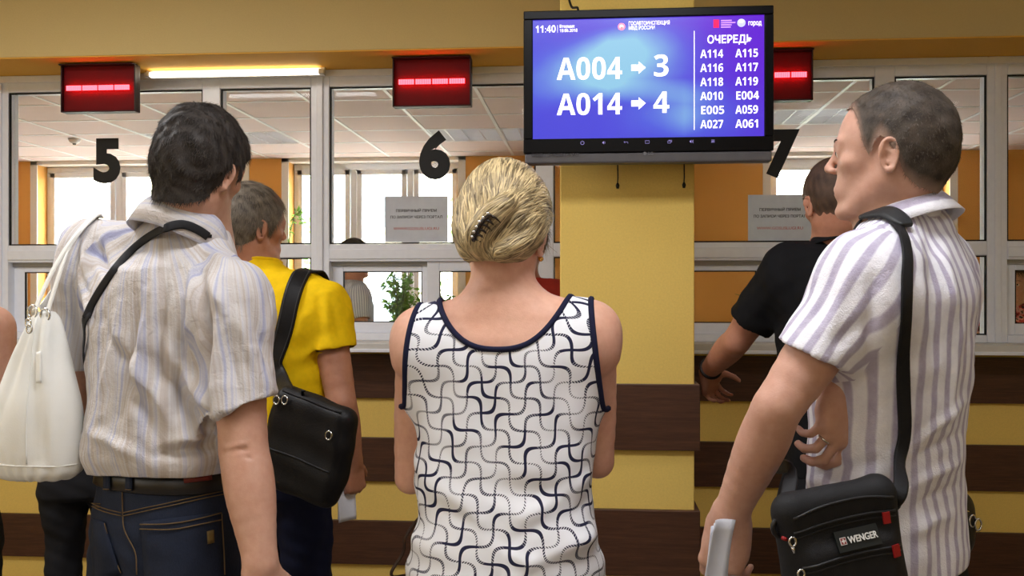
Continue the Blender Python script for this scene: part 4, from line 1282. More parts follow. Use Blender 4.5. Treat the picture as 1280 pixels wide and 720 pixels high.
# ------------------------------------------------------------------ 1. woman in the patterned tank top
def tank_mat():
    m = M('white_jersey_with_wavy_rope_print', (236, 238, 244), 0.8, 0.25)
    u, v = m.attr('u'), m.attr('v')
    L = 0.0585; A = L / math.pi * 1.02; k = math.pi / L
    nz = m.noise(9, 2) * 0.012
    u2, v2 = u + nz, v + (m.noise(7, 2) * 0.014)
    p, q = u2 + v2, u2 - v2
    sp_, sq_ = (p * k).sin() * A, (q * k).sin() * A
    def wrap(x): return ((x / (2 * L) + 0.5).frac() - 0.5).abs() * (2 * L)
    a0, a1 = wrap(q + sp_), wrap(q - L - sp_)
    b0, b1 = wrap(p - sq_), wrap(p - L + sq_)
    da, db = a0.min(a1), b0.min(b1)
    ta = (p * 21.0 + 1.0).sin() * 0.5 + (p * 47.0 + q * 9.0).sin() * 0.5
    tb = (q * 19.0).sin() * 0.5 + (q * 43.0 + p * 8.0 + 2.0).sin() * 0.5
    wa, wb = ta * 0.0013 + 0.0042, tb * 0.0013 + 0.0040
    dash_a = ((p * 1200.0).sin() + ta * 1.0 + 0.80).gt(0.0); dash_b = ((q * 1200.0).sin() + tb * 1.0 + 0.65).gt(0.0)
    ink = ((da.lt(wa)) * dash_a).max(db.lt(wb) * dash_b)
    m.color(m.mix(ink, (238, 240, 246), (34, 36, 64)))
    m.bump(m.noise(1100, 2), 0.0006, 0.3)
    return m.m
def woman():
    Y = 1.85; o = W(633, HZ, Y); o[2] = 0; R = rotz(-3); base = o.copy()
    root = empty('person', base)
    def B(x, y, z): return o + R @ np.array([x, y, z])
    skin = skin_mat('fair_warm_skin', (226, 186, 164))
    c = W(630, 299, 1.885); HR = rotz(-8) @ rotx(-7) @ roty(1.5); s = .955
    lsh, rsh = W(528, 421, 1.85), W(737, 414, 1.84)
    lel, rel = W(515, 594, 1.90), W(746, 574, 1.90)
    lwr, rwr = lel + [.085, .225, .055], rel + [-.075, .225, .05]
    neck = W(629, 378, 1.855)
    torso = [(.80, 0, 0, .165, .11, .115), (.92, 0, 0, .158, .10, .11), (1.04, 0, 0, .128, .09, .088), (1.15, 0, 0, .140, .095, .088), (1.24, 0, 0, .158, .10, .092), (1.31, 0, .004, .150, .082, .082), (1.365, 0, .008, .10, .055, .060)]
    lo, hi = bounds([lsh, rsh, lel, rel, lwr, rwr, c, B(0, .0, .80)], .13); lo[2] = .76
    F = Field(lo, hi, .0042)
    F.prof(R, o, torso, .03)
    add_head(F, HR, c, s)
    nk = c + HR @ (np.array([0, -.022, -.055]) * s)
    F.cone(nk, neck + [0, .012, -.005], .053, .060, .035); F.cone(nk + [0, .03, -.02], neck + [0, .045, -.01], .045, .05, .03)
    for sh, el, wr, right in ((lsh, lel, lwr, False), (rsh, rel, rwr, True)):
        F.cone(neck + [0, -.004, -.012], sh + [0, 0, .004], .050, .044, .05)
        F.cone(neck + [0, -.028, -.09], sh + [0, -.02, -.03], .045, .045, .05)        # shoulder blade
        add_arm(F, sh, el, wr, (.050, .0465, .0415, .031, .036, .035, .029, .0245), .045)
        add_hand(F, wr, wr - el + [0, 0, -.03], (0, -.2, -1) if True else None, right, (30, 34, 36, 38), .92)
    V, Q = F.mesh(2); N = vnormals(V, Q)
    # spine and shoulder-blade relief
    V = V + N * (fold(V, B(0, -.10, 1.34), B(0, -.10, 1.20), -.005, .02) + fold(V, neck + [-.035, -.06, .02], neck + [.045, -.055, .012], -.003, .006) + fold(V, neck + [-.02, -.06, .045], neck + [.05, -.05, .035], -.0025, .006))[:, None]
    mesh('body', V, Q, skin, root, base); add_eyes(HR, c, s, root, base)
    # tank top
    tp = [(.78, 0, 0, .207, .155, .150), (.87, 0, 0, .192, .145, .142), (.96, -.004, 0, .178, .13, .128), (1.04, -.004, 0, .170, .122, .116), (1.12, 0, 0, .172, .118, .108), (1.20, .0, 0, .184, .116, .104), (1.28, .002, 0, .182, .105, .100), (1.345, 0, .004, .150, .075, .082), (1.38, 0, .008, .10, .055, .065)]
    F = Field(B(-.30, -.25, .77) - .0, B(.30, .25, 1.46), .0048)
    F.prof(R, o, tp, .03)
    for sh in (lsh, rsh):
        F.cone(neck + [0, -.004, -.012], sh + [0, 0, .004], .0555, .0495, .05)
        F.cone(neck + [0, -.028, -.09], sh + [0, -.02, -.03], .050, .051, .05)
        F.cone(sh, sh + [0, 0, -.10], .05, .045, .04)
    F.cone(neck, neck + [0, .01, .03], .06, .06, .03)
    V, Q = F.mesh(2); N = vnormals(V, Q); L = (V - o) @ R
    bk = np.clip(-L[:, 1] * 12, 0, 1); low = np.clip((1.22 - L[:, 2]) * 5, 0, 1)
    d = wob(V * [1, 1, 1.6], 26, 21) * .005 * low + wob(V * [.6, .6, 2.2], 48, 8) * .002 * low
    for (a, b, A, w_) in (((-.17, -.02, 1.10), (-.03, -.12, 1.00), .010, .016), ((-.16, -.04, 1.06), (.02, -.12, .955), -.010, .014), ((-.15, -.06, 1.02), (.06, -.13, .93), .011, .016), ((-.17, -.04, .99), (.0, -.13, .905), -.008, .014),
                          ((.17, -.03, 1.08), (.05, -.12, 1.01), .007, .014), ((.17, -.04, 1.03), (.04, -.12, .975), -.007, .013), ((-.16, -.05, .95), (.08, -.14, .885), .009, .016), ((.18, -.05, .97), (.06, -.13, .93), .007, .015), ((-.02, -.12, 1.24), (0, -.11, 1.05), -.005, .03), ((-.11, -.1, 1.3), (-.12, -.09, 1.1), -.004, .02), ((.11, -.1, 1.3), (.12, -.09, 1.12), -.004, .02)):
        d = d + fold(V, B(*a), B(*b), A * 1.7, w_)
    V = V + N * d[:, None]
    def neckline(P):
        q = (P - o) @ R; x = q[:, 0] + .004
        zn = np.where(q[:, 1] < .02, 1.312, 1.27) + .072 * (np.abs(x) / .114) ** 2.7
        return q[:, 2] - zn
    def armhole(P):
        q = (P - o) @ R; x = np.abs(q[:, 0] + .001); z = q[:, 2]
        xa = np.interp(z, [1.19, 1.24, 1.32, 1.42], [.189, .1835, .175, .163])
        return np.minimum(x - xa, (z - 1.196))
    V, Q = cut(V, Q, lambda P: np.maximum(neckline(P), armhole(P)))
    V, Q = cut(V, Q, lambda P: .79 - P[:, 2])
    L = (V - o) @ R
    u = np.arctan2(L[:, 0], -L[:, 1] + .10) * .225
    top = solid(mesh('tank_top', V, Q, tank_mat(), root, base, attrs={'u': u, 'v': L[:, 2]}), .0022)
    edge_trim('navy_binding', V, Q, lambda m_, P: P[:, 2].mean() > 1.1, .0058, cloth('navy_binding', (30, 32, 58)), top, base)
    # grey trousers and shoes
    trousers(root, base, R, o, cloth('charcoal_trousers', (54, 54, 60)), [(.80, 0, 0, .172, .11, .12), (.90, 0, 0, .168, .105, .112), (.98, 0, 0, .15, .095, .10)], ((-.09, 0), (.09, .02)))
    # ---- hair: a swept-up twist
    ctr = c + HR @ (np.array([0, -.02, .035]) * s)
    def HP(x, y, z): return c + HR @ (np.array([x, y, z]) * s)
    F = Field(c - .20, c + .22, .0042)
    for p, r, k in (((0, -.012, .052), (.094, .112, .112), .0), ((0, -.060, .012), (.083, .066, .072), .04), ((-.022, -.085, -.010), (.050, .045, .058), .03), ((0, .03, .06), (.082, .07, .085), .03)):
        F.ell(HP(*p), np.array(r) * s, HR, k)
    roll = [HP(.040, -.118, .058), HP(.030, -.132, .044), HP(.006, -.139, .020), HP(-.014, -.138, -.010), HP(-.018, -.128, -.036), HP(-.008, -.112, -.050)]
    F.chain(roll, [.010, .018, .022, .021, .017, .010], .012, 5)
    F.chain([HP(-.060, -.092, .028), HP(-.050, -.112, -.004), HP(-.034, -.118, -.032), HP(-.010, -.110, -.050)], [.012, .018, .018, .010], .012, 4)
    F.chain([HP(.070, -.080, -.006), HP(.050, -.102, -.030), HP(.018, -.112, -.044), HP(-.006, -.108, -.052)], [.012, .017, .018, .012], .012, 4)
    V, Q = F.mesh(1); N = vnormals(V, Q); V = V + N * (wob(V, 140, 6) * .0012)[:, None]
    line = ([-.16, -.07, -.045, -.02, -.0, .02, .05, .075, .13], [-.064, -.060, -.052, -.022, .022, .018, .045, .072, .085])
    V, Q = cut(V, Q, lambda P: (np.interp(((P - c) @ HR)[:, 1] / s, *line) - ((P - c) @ HR)[:, 2] / s) * s)
    bv = bvh_of(V, Q)
    r = np.random.default_rng(5); SV = []; SQ = []; ST = []; nv = 0
    rs = spline(roll, 6); rt = np.gradient(rs, axis=0); rt /= np.linalg.norm(rt, axis=1, keepdims=True)
    ang_t = [-180, -120, -80, -30, 15, 60, 100, 140, 180]
    tgx = [-.012, -.020, -.026, -.010, .018, .022, .004, -.006, -.012]; tgz = [-.050, -.046, -.034, .000, .036, .022, -.030, -.046, -.050]
    def flow(p):
        i = int(np.argmin(((rs - p) ** 2).sum(1))); dr = np.linalg.norm(rs[i] - p)
        if dr < .027 and i > 2: return rt[i] + .25 * (rs[min(i + 4, len(rs) - 1)] - p) / .05, 0
        q = HR.T @ (p - c) / s; an = math.degrees(math.atan2(q[0], q[2] - .02))
        tg = np.array([np.interp(an, ang_t, tgx), -.125, np.interp(an, ang_t, tgz)])
        d_ = unit(tg - q)
        if q[1] > -.05: d_ = unit(d_ + np.array([0, -1.2, .35 if q[2] > .03 else 0.0]) * min(1, (q[1] + .05) / .08))
        if q[2] < .03 and abs(q[0]) > .03: d_ = unit(d_ + np.array([0, 0, -.35]))
        return HR @ d_, np.linalg.norm((tg - q)[[0, 2]])
    ar = np.linalg.norm(np.cross(V[Q[:, 2]] - V[Q[:, 0]], V[Q[:, 3]] - V[Q[:, 1]]), axis=1)
    for fi in r.choice(len(Q), 3000, p=ar / ar.sum()):
        p = V[Q[fi]].mean(0); pts = []; nor = []; st = r.uniform(.0055, .0085); jit = r.normal(size=3) * .10
        for i in range(10):
            h_ = bv.find_nearest(Vector(p)); p = np.array(h_[0]); n_ = np.array(h_[1]); pts.append(p); nor.append(n_)
            d_, left = flow(p); d_ = d_ + jit
            if i > 2 and left and left < .012: break
            d_ = d_ - n_ * (d_ @ n_); p = p + unit(d_) * st
        if len(pts) < 4: continue
        P = np.array(pts); N_ = np.array(nor)
        for i in range(2): P[1:-1] = .5 * P[1:-1] + .25 * (P[:-2] + P[2:]); N_[1:-1] = .5 * N_[1:-1] + .25 * (N_[:-2] + N_[2:])
        T = np.gradient(P, axis=0); T /= np.linalg.norm(T, axis=1, keepdims=True) + 1e-9
        Bn = np.cross(T, N_); m = len(P); t = np.linspace(0, 1, m); wid = r.uniform(.0016, .0036)
        w2 = wid * (1 - .9 * np.abs(2 * t - 1) ** 3) / 2; up = r.uniform(0.0, .0022) * np.sin(math.pi * t) - .0006 + .0006 * np.sin(math.pi * t)
        a_ = P + N_ * up[:, None] - Bn * w2[:, None]; b_ = P + N_ * up[:, None] + Bn * w2[:, None]; mid = P + N_ * (up + wid * .3)[:, None]
        SV.append(np.stack([a_, mid, b_], 1).reshape(-1, 3))
        for i in range(m - 1):
            for j in (0, 1): SQ.append((nv + 3 * i + j, nv + 3 * i + j + 1, nv + 3 * i + j + 4, nv + 3 * i + j + 3))
        q0 = HR.T @ (P[0] - c); band = .5 + .32 * math.sin(q0[0] * 210 + q0[2] * 60) * math.sin(q0[0] * 95 - q0[2] * 40 + 1)
        ST.append(np.full(3 * m, np.clip(band + r.normal() * .3, 0, 1))); nv += 3 * m
    SV = np.concatenate(SV); SQ = np.array(SQ); ST = np.concatenate(ST)
    VV = np.concatenate([V, SV]); QQ = np.concatenate([Q, SQ + len(V)])
    tt = np.concatenate([np.full(len(V), .10), ST])
    hm = hair_mat('ash_blond_streaked_hair', (66, 52, 32), (232, 208, 158), .42)
    hr = mesh('hair', VV, QQ, hm, root, base, attrs={'tint': tt})
    # claw clip at the twist
    cl = empty('hair_clip', (0, 0, 0), root)
    MB = simple('dark_brown_clip_plastic', (40, 28, 22), 0.2, 0.6)
    pth = [HP(.012, -.166, .018), HP(-.002, -.169, .004), HP(-.014, -.165, -.014), HP(-.022, -.155, -.032)]
    tube('clip_bar', spline(pth, 4) + .0, .0042, MB, cl, base, 8)
    for i, t in enumerate(np.linspace(.08, .95, 6)):
        q = spline(pth, 8)[int(t * 24)]; tube('clip_tooth', [q, q + HR @ np.array([.010, .004, -.004]), q + HR @ np.array([.016, .018, -.010])], [.0026, .0024, .001], MB, cl, base, 6)
        bm = bmesh.new(); bmesh.ops.create_icosphere(bm, subdivisions=2, radius=.0032); g = from_bm('clip_stone', bm, MAT_CHROME, cl, True); g.location = Vector(q - base + HR @ np.array([-.002, -.004, .002]))
    # gold ear-rings
    for sx in (-1, 1):
        p = HP(sx * .080, -.002, -.040)
        bm = bmesh.new(); bmesh.ops.create_icosphere(bm, subdivisions=2, radius=.0055); g = from_bm('ear_ring', bm, MAT_GOLD, root, True); g.location = Vector(p - base)
    tag(root, 'woman with swept-up blond hair in a white sleeveless top with navy wavy print', 'person')
    return lel, lwr, root
WOMAN_LEL, WOMAN_LWR, _ = woman()
# ------------------------------------------------------------------ 2. man in the pale striped shirt and jeans
def lshirt_mat():
    m = M('crumpled_linen_with_faded_stripes', (206, 200, 192), 0.85, 0.2)
    u = m.garment_u(); uu = u + (m.noise(6, 2) - 0.5) * 0.012
    wide = m.noise(1.0, 3, 0.6, vec=None)
    cu = m.nt.nodes.new('ShaderNodeCombineXYZ'); m.link(uu * 26.0, cu.inputs[0])
    n1 = m.noise(1.0, 3, 0.7, vec=cu.outputs[0])
    cu2 = m.nt.nodes.new('ShaderNodeCombineXYZ'); m.link(uu * 120.0, cu2.inputs[0]); m.link(m.garment_u(True) * 3.0, cu2.inputs[1])
    n2 = m.noise(1.0, 2, 0.6, vec=cu2.outputs[0])
    base = m.ramp(n1, [(0.34, (112, 114, 162)), (0.42, (168, 172, 204)), (0.48, (218, 214, 212)), (0.56, (192, 178, 166)), (0.64, (218, 216, 220))])
    m.color(m.mix(n2 * 0.45, base, (226, 226, 234)))
    m.bump(m.noise(500, 3) * 0.4 + m.noise(55, 4, 0.65, dist=0.8) * 1.6, 0.005, 0.55)
    return m.m
def jeans_mat():
    m = M('dark_blue_denim', (40, 52, 80), 0.8, 0.25)
    f = m.noise(5, 4, 0.6); w_ = m.noise(420, 2, 0.6, stretch=(1, 1, .35))
    m.color(m.mix((f - 0.25) * 0.9 + w_ * 0.35, (12, 16, 27), (46, 56, 80)))
    m.bump(w_, 0.0012, 0.5); return m.m
MAT_STITCH = cloth('tan_stitching', (112, 92, 66))
def man_left():
    Y = 2.0; o = W(207, HZ, Y); o[2] = 0; rz = -26; R = rotz(rz); base = o.copy(); root = empty('person', base)
    def B(x, y, z): return o + R @ np.array([x, y, z])
    skin = skin_mat('tanned_ruddy_skin', (206, 168, 148))
    c = W(251, 214, 1.99); HR = rotz(-15) @ rotx(-9) @ roty(9); s = .985
    rsh, lsh = W(292, 378, 1.90), W(118, 318, 2.12)
    rel, rwr = W(305, 560, 1.86), W(326, 706, 1.80)
    lel, lwr = W(92, 480, 2.14), W(112, 520, 2.38)
    neck = W(236, 286, 2.02)
    torso = [(.85, 0, 0, .145, .10, .095), (1.0, 0, .01, .145, .11, .085), (1.15, 0, .01, .150, .115, .080), (1.3, 0, 0, .155, .11, .085), (1.42, .0, 0, .14, .08, .08)]
    lo, hi = bounds([lsh, rsh, lel, rel, lwr, rwr, c, B(0, 0, .85)], .14); lo[2] = .70
    F = Field(lo, hi, .0045)
    F.prof(R, o, torso, .03); add_head(F, HR, c, s)
    nk = c + HR @ np.array([0, -.024, -.055]); F.cone(nk, neck + [0, .01, -.02], .064, .070, .03); F.cone(nk + HR @ np.array([0, .03, -.01]), neck + [.02, .05, -.03], .052, .06, .03)
    for sh, el, wr, rt_ in ((lsh, lel, lwr, False), (rsh, rel, rwr, True)):
        F.cone(neck + [0, 0, -.05], sh, .06, .05, .05)
        add_arm(F, sh, el, wr, (.056, .054, .050, .047, .049, .047, .036, .031), .04)
    add_hand(F, rwr, unit(rwr - rel) + [0, .25, 0], R @ np.array([-1, .2, 0]), True, (22, 26, 28, 30), 1.05)
    add_hand(F, lwr, unit(lwr - lel), R @ np.array([.2, 0, -1]), False, (40, 44, 46, 48), 1.05)
    V, Q = F.mesh(2); N = vnormals(V, Q)
    ec = W(300, 566, 1.80)
    V = V + N * (fold(V, W(280, 566, 1.82), W(322, 558, 1.81), -.006, .005) + fold(V, W(284, 572, 1.82), W(318, 572, 1.81), -.005, .004) + fold(V, W(282, 561, 1.82), W(320, 551, 1.81), .003, .006))[:, None]
    mesh('body', V, Q, skin, root, base); add_eyes(HR, c, s, root, base)
    make_hair('hair', HR, c, s, .0115, hair_mat('dark_greying_hair', (20, 16, 14), (72, 64, 58), .62), root, base, 11000, .013, lift=.28, jitter=.45, width=.0016, seed=3, fine=.0018, nape=.066, dz=-.004, line=([-.13, -.088, -.062, -.034, -.020, .004, .014, .024, .034, .050, .066, .12], [-.092, -.088, -.074, -.046, .004, .034, .020, -.012, .012, .050, .074, .092]))
    # shirt
    sp_ = [(.98, 0, 0, .160, .125, .115), (1.035, 0, 0, .172, .14, .128), (1.075, 0, .0, .186, .152, .146), (1.13, 0, .0, .184, .15, .140), (1.22, 0, 0, .184, .142, .128), (1.32, 0, 0, .188, .13, .128), (1.40, 0, -.005, .180, .11, .118), (1.46, 0, -.01, .13, .08, .095)]
    sl_r = [rsh, rsh * .5 + rel * .5, rsh * .12 + rel * .88, rel + (rel - rsh) * .06]; rr_r = [.072, .073, .078, .080]
    sl_l = [lsh, lsh * .5 + lel * .5, lsh * .1 + lel * .9, lel]; rr_l = [.068, .070, .072, .072]
    lo, hi = bounds([lsh, rsh, lel, rel, B(.1, .1, 1.0), B(-.1, -.1, 1.0), neck], .17); lo[2] = .94
    F = Field(lo, hi, .0052)
    F.prof(R, o, sp_, .03)
    F.sleeve(sl_r, rr_r, W(308, 507, 1.86), [.34, 0, -.94], .04); F.sleeve(sl_l, rr_l, lsh * .15 + lel * .85, lel - lsh, .04)
    F.cone(neck + [0, -.005, -.055], rsh + [0, 0, .004], .074, .057, .06); F.cone(neck + [0, -.005, -.055], lsh + [0, 0, .008], .074, .062, .06)
    F.cone(neck + [0, -.05, -.12], rsh + [0, -.01, -.05], .06, .06, .06); F.cone(neck + [0, -.05, -.12], lsh + [0, -.03, -.06], .06, .06, .06)
    F.cone(neck + [0, 0, -.02], neck + [0, .0, -.06], .074, .085, .04)
    V, Q = F.mesh(2); N = vnormals(V, Q); L = (V - o) @ R
    d = wob(V * [1, 1, .7], 38, 31) * .0032 + wob(V, 90, 14) * .0016 + wob(V * [1, 1, .45], 60, 77) * .0018
    def f(a, b, A, w_):
        nonlocal d
        d = d + fold(V, a, b, A, w_)
    bt = bvh_of(V, Q)
    def H(px, py): return hit(bt, px, py)[0]
    # long drapes falling from the shoulder blades to the lower left, and the sleeve's inner fold
    for (a, b, A, w_) in (((235, 345), (215, 560), -.010, .012), ((250, 340), (262, 470), -.013, .013), ((262, 350), (285, 400), .008, .012), ((240, 330), (228, 470), .009, .013), ((205, 340), (190, 520), -.008, .012), ((190, 350), (165, 540), .009, .016), ((170, 370), (150, 520), -.009, .012), ((150, 380), (128, 520), .007, .012),
                          ((130, 400), (200, 560), -.008, .014), ((150, 420), (235, 560), .008, .016), ((180, 440), (262, 545), -.009, .013), ((200, 420), (266, 520), .009, .015), ((255, 420), (262, 560), -.014, .014), ((272, 400), (268, 520), .009, .012), ((120, 300), (132, 345), -.010, .010), ((105, 300), (112, 360), .006, .012),
                          ((160, 300), (215, 330), -.004, .012), ((240, 300), (290, 335), .005, .014), ((190, 570), (268, 555), -.012, .012), ((210, 555), (275, 540), .010, .012), ((112, 540), (180, 575), .006, .014), ((295, 390), (325, 480), .006, .010), ((310, 370), (342, 470), -.006, .010), ((285, 420), (300, 510), -.006, .010),
                          ((85, 350), (100, 420), -.007, .010), ((98, 330), (118, 420), .006, .010)):
        d = d + fold_px(V, bt, (a, b), A * 2.0, w_)
    V = V + N * d[:, None]
    V, Q = cut(V, Q, sleeve_cut(W(308, 507, 1.86), [.34, 0, -.94], R, o, sp_, sl_r, rr_r))
    V, Q = cut(V, Q, sleeve_cut(lsh * .15 + lel * .85, lel - lsh, R, o, sp_, sl_l, rr_l))
    hem = lambda P: (1.036 + .010 * np.sin((P - o) @ R[:, 0] * 9 + .6)) - P[:, 2]
    V, Q = cut(V, Q, hem)
    V, Q = cut(V, Q, plane_cut(neck + [0.004, 0, .016], [.20, .25, 1], .10))
    uv = garment_uv(V, R, o, sp_, [(sl_r, rr_r), (sl_l, rr_l)])
    m = lshirt_mat()
    sh_ = solid(mesh('shirt', V, Q, m, root, base, attrs=uv), .002)
    cV, cF = collar(sh_, base, W(240, 268, 2.01), rotz(-38) @ rotx(-24) @ roty(3), .077, m, .072)
    shb = bvh_of(np.concatenate([V, cV]), np.concatenate([Q, cF + len(V)]))
    # jeans, belt
    hips = [(.80, 0, 0, .168, .115, .125), (.90, 0, 0, .175, .115, .125), (.985, 0, .003, .168, .115, .112), (1.055, 0, .006, .160, .116, .104)]
    jm = jeans_mat()
    def jd(V, L):
        return fold(V, B(0, -.14, .86), B(0, -.14, .76), -.022, .02) + fold(V, B(.06, -.13, .80), B(.16, -.08, .86), .008, .014) + fold(V, B(.04, -.13, .78), B(.14, -.09, .81), -.009, .012)
    JV, JQ, jo = trousers(root, base, R, o, jm, hips, ((-.10, 0), (.11, .03)), (.098, .075, .07), name='jeans', h=.0075, disp=jd)
    jb = bvh_of(JV, JQ)
    # belt band
    n = 60; BV = []; prof_ = [(1.008, .006), (1.010, .009), (1.044, .009), (1.046, .006)]
    for (z, gro) in prof_:
        for i in range(n):
            a = 2 * math.pi * i / n; q, nn = near(jb, B(math.cos(a) * .165, math.sin(a) * .112, z)); q = q + nn * gro; q[2] = z; BV.append(q)
    BF = [(j * n + i, j * n + (i + 1) % n, (j + 1) * n + (i + 1) % n, (j + 1) * n + i) for j in range(3) for i in range(n)]
    bl = solid(mesh('belt', BV, BF, simple('black_leather_belt', (24, 20, 20), 0.4, 0.5), root, base), .003)
    bb = bvh_of(np.array(BV), np.array(BF))
    def patch(name, quad, nx, ny, off, mat, parent, bv, bulge=0.0):
        """sheet laid on a surface between four pixel corners (tl, tr, br, bl)"""
        P = []
        for j in range(ny + 1):
            for i in range(nx + 1):
                s_, t_ = i / nx, j / ny
                p = (1 - t_) * ((1 - s_) * np.array(quad[0]) + s_ * np.array(quad[1])) + t_ * ((1 - s_) * np.array(quad[3]) + s_ * np.array(quad[2]))
                P.append(hit(bv, p[0], p[1], off + bulge * math.sin(math.pi * s_) * math.sin(math.pi * t_))[0])
        Fc = [(j * (nx + 1) + i, (j + 1) * (nx + 1) + i, (j + 1) * (nx + 1) + i + 1, j * (nx + 1) + i + 1) for j in range(ny) for i in range(nx)]
        return solid(mesh(name, P, Fc, mat, parent, base), .002, 1.0)
    patch('belt_label', ((229, 581), (263, 577), (264, 600), (230, 604)), 6, 4, .003, simple('red_brown_leather_tab', (110, 40, 34), 0.5, 0.4), bl, bb)
    def stitch(pts, r=.0012, off=.003):
        P = np.array([hit(jb, *p, off=off)[0] for p in spline(np.array(pts, float), 6)]); tube('stitching', P, r, MAT_STITCH, jo, base, 5)
    pk = patch('back_pocket', ((177, 652), (275, 640), (280, 745), (184, 750)), 12, 10, .002, jm, jo, jb, .004)
    stitch(((178, 655), (225, 653), (274, 641)), .0014, .0075); stitch(((178, 661), (225, 660), (274, 649)), .0014, .0085); stitch(((276, 642), (279, 690), (280, 718)), .0015); stitch(((179, 656), (184, 690), (186, 718)))
    stitch(((113, 628), (132, 636), (153, 641))); stitch(((113, 632), (132, 640), (153, 645))); stitch(((155, 641), (200, 631), (290, 611))); stitch(((155, 645), (200, 635), (290, 615)))
    stitch(((154, 602), (155, 640), (157, 662), (170, 690), (172, 718)), .0013)
    patch('back_pocket', ((116, 648), (131, 652), (152, 716), (118, 730)), 5, 8, .002, jm, jo, jb, .003); stitch(((132, 654), (142, 690), (153, 716)))
    patch('pocket_tab', ((257, 664), (265, 662), (266, 677), (258, 679)), 3, 3, .006, simple('brass_brown_tab', (112, 92, 48), 0.5), jo, jb)
    for (x, y) in ((140, 590), (167, 590), (285, 588)):
        lp = patch('belt_loop', ((x - 4, y), (x + 4, y), (x + 4, y + 24), (x - 4, y + 24)), 2, 5, .011, jm, jo, jb); stitch(((x - 3, y + 22), (x + 4, y + 22)), .0013, .015)
    tag(root, 'man with short dark hair in a crumpled pale striped shirt and blue jeans', 'person')
    # ---- thin black strap of a bag he carries in front, across his back
    st = empty('shoulder_strap_bag', B(-.06, .24, 1.02)); sb = np.array(st.location)
    mstrap = simple('black_woven_strap', (22, 22, 26), 0.6, 0.3, bump=.0008, bscale=400)
    trail = spline(np.array([(258, 296), (250, 290), (238, 284), (225, 281), (205, 287), (175, 306), (145, 338), (120, 376), (110, 398)], float), 7)
    hp = [hit(shb, *p, off=.005) for p in trail]; PP = np.array([h_[0] for h_ in hp]); NN = np.array([h_[1] for h_ in hp])
    for rep in range(4):
        for i in range(4): PP[1:-1] = .5 * PP[1:-1] + .25 * (PP[:-2] + PP[2:]); NN[1:-1] = .5 * NN[1:-1] + .25 * (NN[:-2] + NN[2:])
        for i in range(len(PP)):
            d_ = Vector(PP[i]) - CAMP; h_ = shb.ray_cast(CAMP, d_.normalized())
            if h_[0] is not None and h_[3] < d_.length + .005: PP[i] = np.array(CAMP + d_.normalized() * (h_[3] - .006))
    NN = NN - .8 * np.array([ray(*p) for p in trail])
    V2, F2 = ribbon(PP, NN, .019, .003); mesh('strap', V2, F2, mstrap, st, sb)
    strap('strap', [PP[-2], PP[-1], PP[-1] + [-.02, .03, -.06], B(-.205, .02, 1.16), B(-.20, .09, 1.11), B(-.13, .17, 1.08), B(-.06, .19, 1.07)], .019, .003, mstrap, st, sb, shb, .006, 8, smooth=5)
    strap('strap', [PP[0], rsh * .35 + neck * .65 + [0, .02, -.02], B(.09, .10, 1.36), B(.05, .15, 1.26), B(-.01, .185, 1.15), B(-.04, .195, 1.07)], .019, .003, mstrap, st, sb, normals=[np.array([0, -.5, .8]), np.array([0, .2, 1.]), np.array([.3, .9, .2]), np.array([.2, 1., 0]), np.array([0, 1., 0]), np.array([0, 1., 0])])
    F = Field(B(-.06, .24, 1.02) - .2, B(-.06, .24, 1.02) + .2, .006)
    for (a, b) in ((-.13, .97), (.02, .97)):
        F.cone(B(a, .222, b), B(a, .222, b + .10), .035, .032, .02)
    F.cone(B(-.13, .222, .97), B(.02, .222, .97), .035, .035, .02); F.cone(B(-.13, .222, 1.07), B(.02, .222, 1.07), .032, .032, .02); F.cone(B(-.12, .222, 1.02), B(.01, .222, 1.02), .045, .045, .03)
    V2, Q2 = F.mesh(1); mesh('pouch', V2, Q2, simple('black_nylon_pouch', (20, 20, 22), 0.6, 0.3), st, sb)
    tag(st, 'black pouch on a thin black strap slung across the striped-shirt man, left', 'bag')
    # ---- white hobo bag hanging from his left shoulder
    wb = W(48, 596, 1.98); bg = empty('hobo_bag', wb); m = M('white_soft_leather', (232, 232, 226), 0.42, 0.5)
    m.color(m.mix(m.noise(14, 3), (236, 237, 232), (248, 248, 245))); m.bump(m.noise(260, 3), .001, .4); MW = m.m
    cx = wb.copy(); RB = rotz(-14)
    rows = [(.0, 0, 0, .085, .05, .05), (.018, 0, 0, .104, .064, .064), (.07, 0, 0, .107, .068, .070), (.15, .003, 0, .098, .062, .066), (.22, .008, 0, .076, .048, .052), (.29, .013, 0, .050, .032, .036), (.335, .017, 0, .034, .020, .022), (.355, .018, 0, .022, .010, .012)]
    F = Field(cx + [-.16, -.13, -.03], cx + [.17, .13, .40], .0045); F.prof(RB, cx, rows, .01, 2.2)
    V, Q = F.mesh(2); N = vnormals(V, Q); q = (V - cx) @ RB; t = np.clip(q[:, 2] / .355, 0, 1); a = np.arctan2(q[:, 0] - .018 * t, -q[:, 1])
    d = (np.sin(a * 7 + 1.2 + 2 * np.sin(q[:, 2] * 9)) * .0042 * np.exp(-((t - .78) / .25) ** 2) + np.sin(a * 17) * .0015 * np.exp(-((t - .05) / .10) ** 2) + wob(V * [1, 1, .5], 30, 4) * .003)
    def bf(p, r_, A, w_):
        nonlocal d
        d = d + fold(V, cx + RB @ np.array(p), cx + RB @ np.array(r_), A, w_)
    bf((.03, -.04, .31), (.055, -.06, .05), -.010, .012); bf((.045, -.03, .30), (.085, -.05, .04), .008, .014); bf((.0, -.04, .31), (-.04, -.06, .10), -.007, .016); bf((-.02, -.04, .26), (-.07, -.05, .08), .006, .018); bf((.015, -.05, .25), (.02, -.07, .06), .005, .02); bf((.062, -.04, .2), (.072, -.06, .03), -.007, .010)
    V = V + N * d[:, None]
    bo = mesh('bag_body', V, Q, MW, bg, wb); bbv = bvh_of(V, Q)
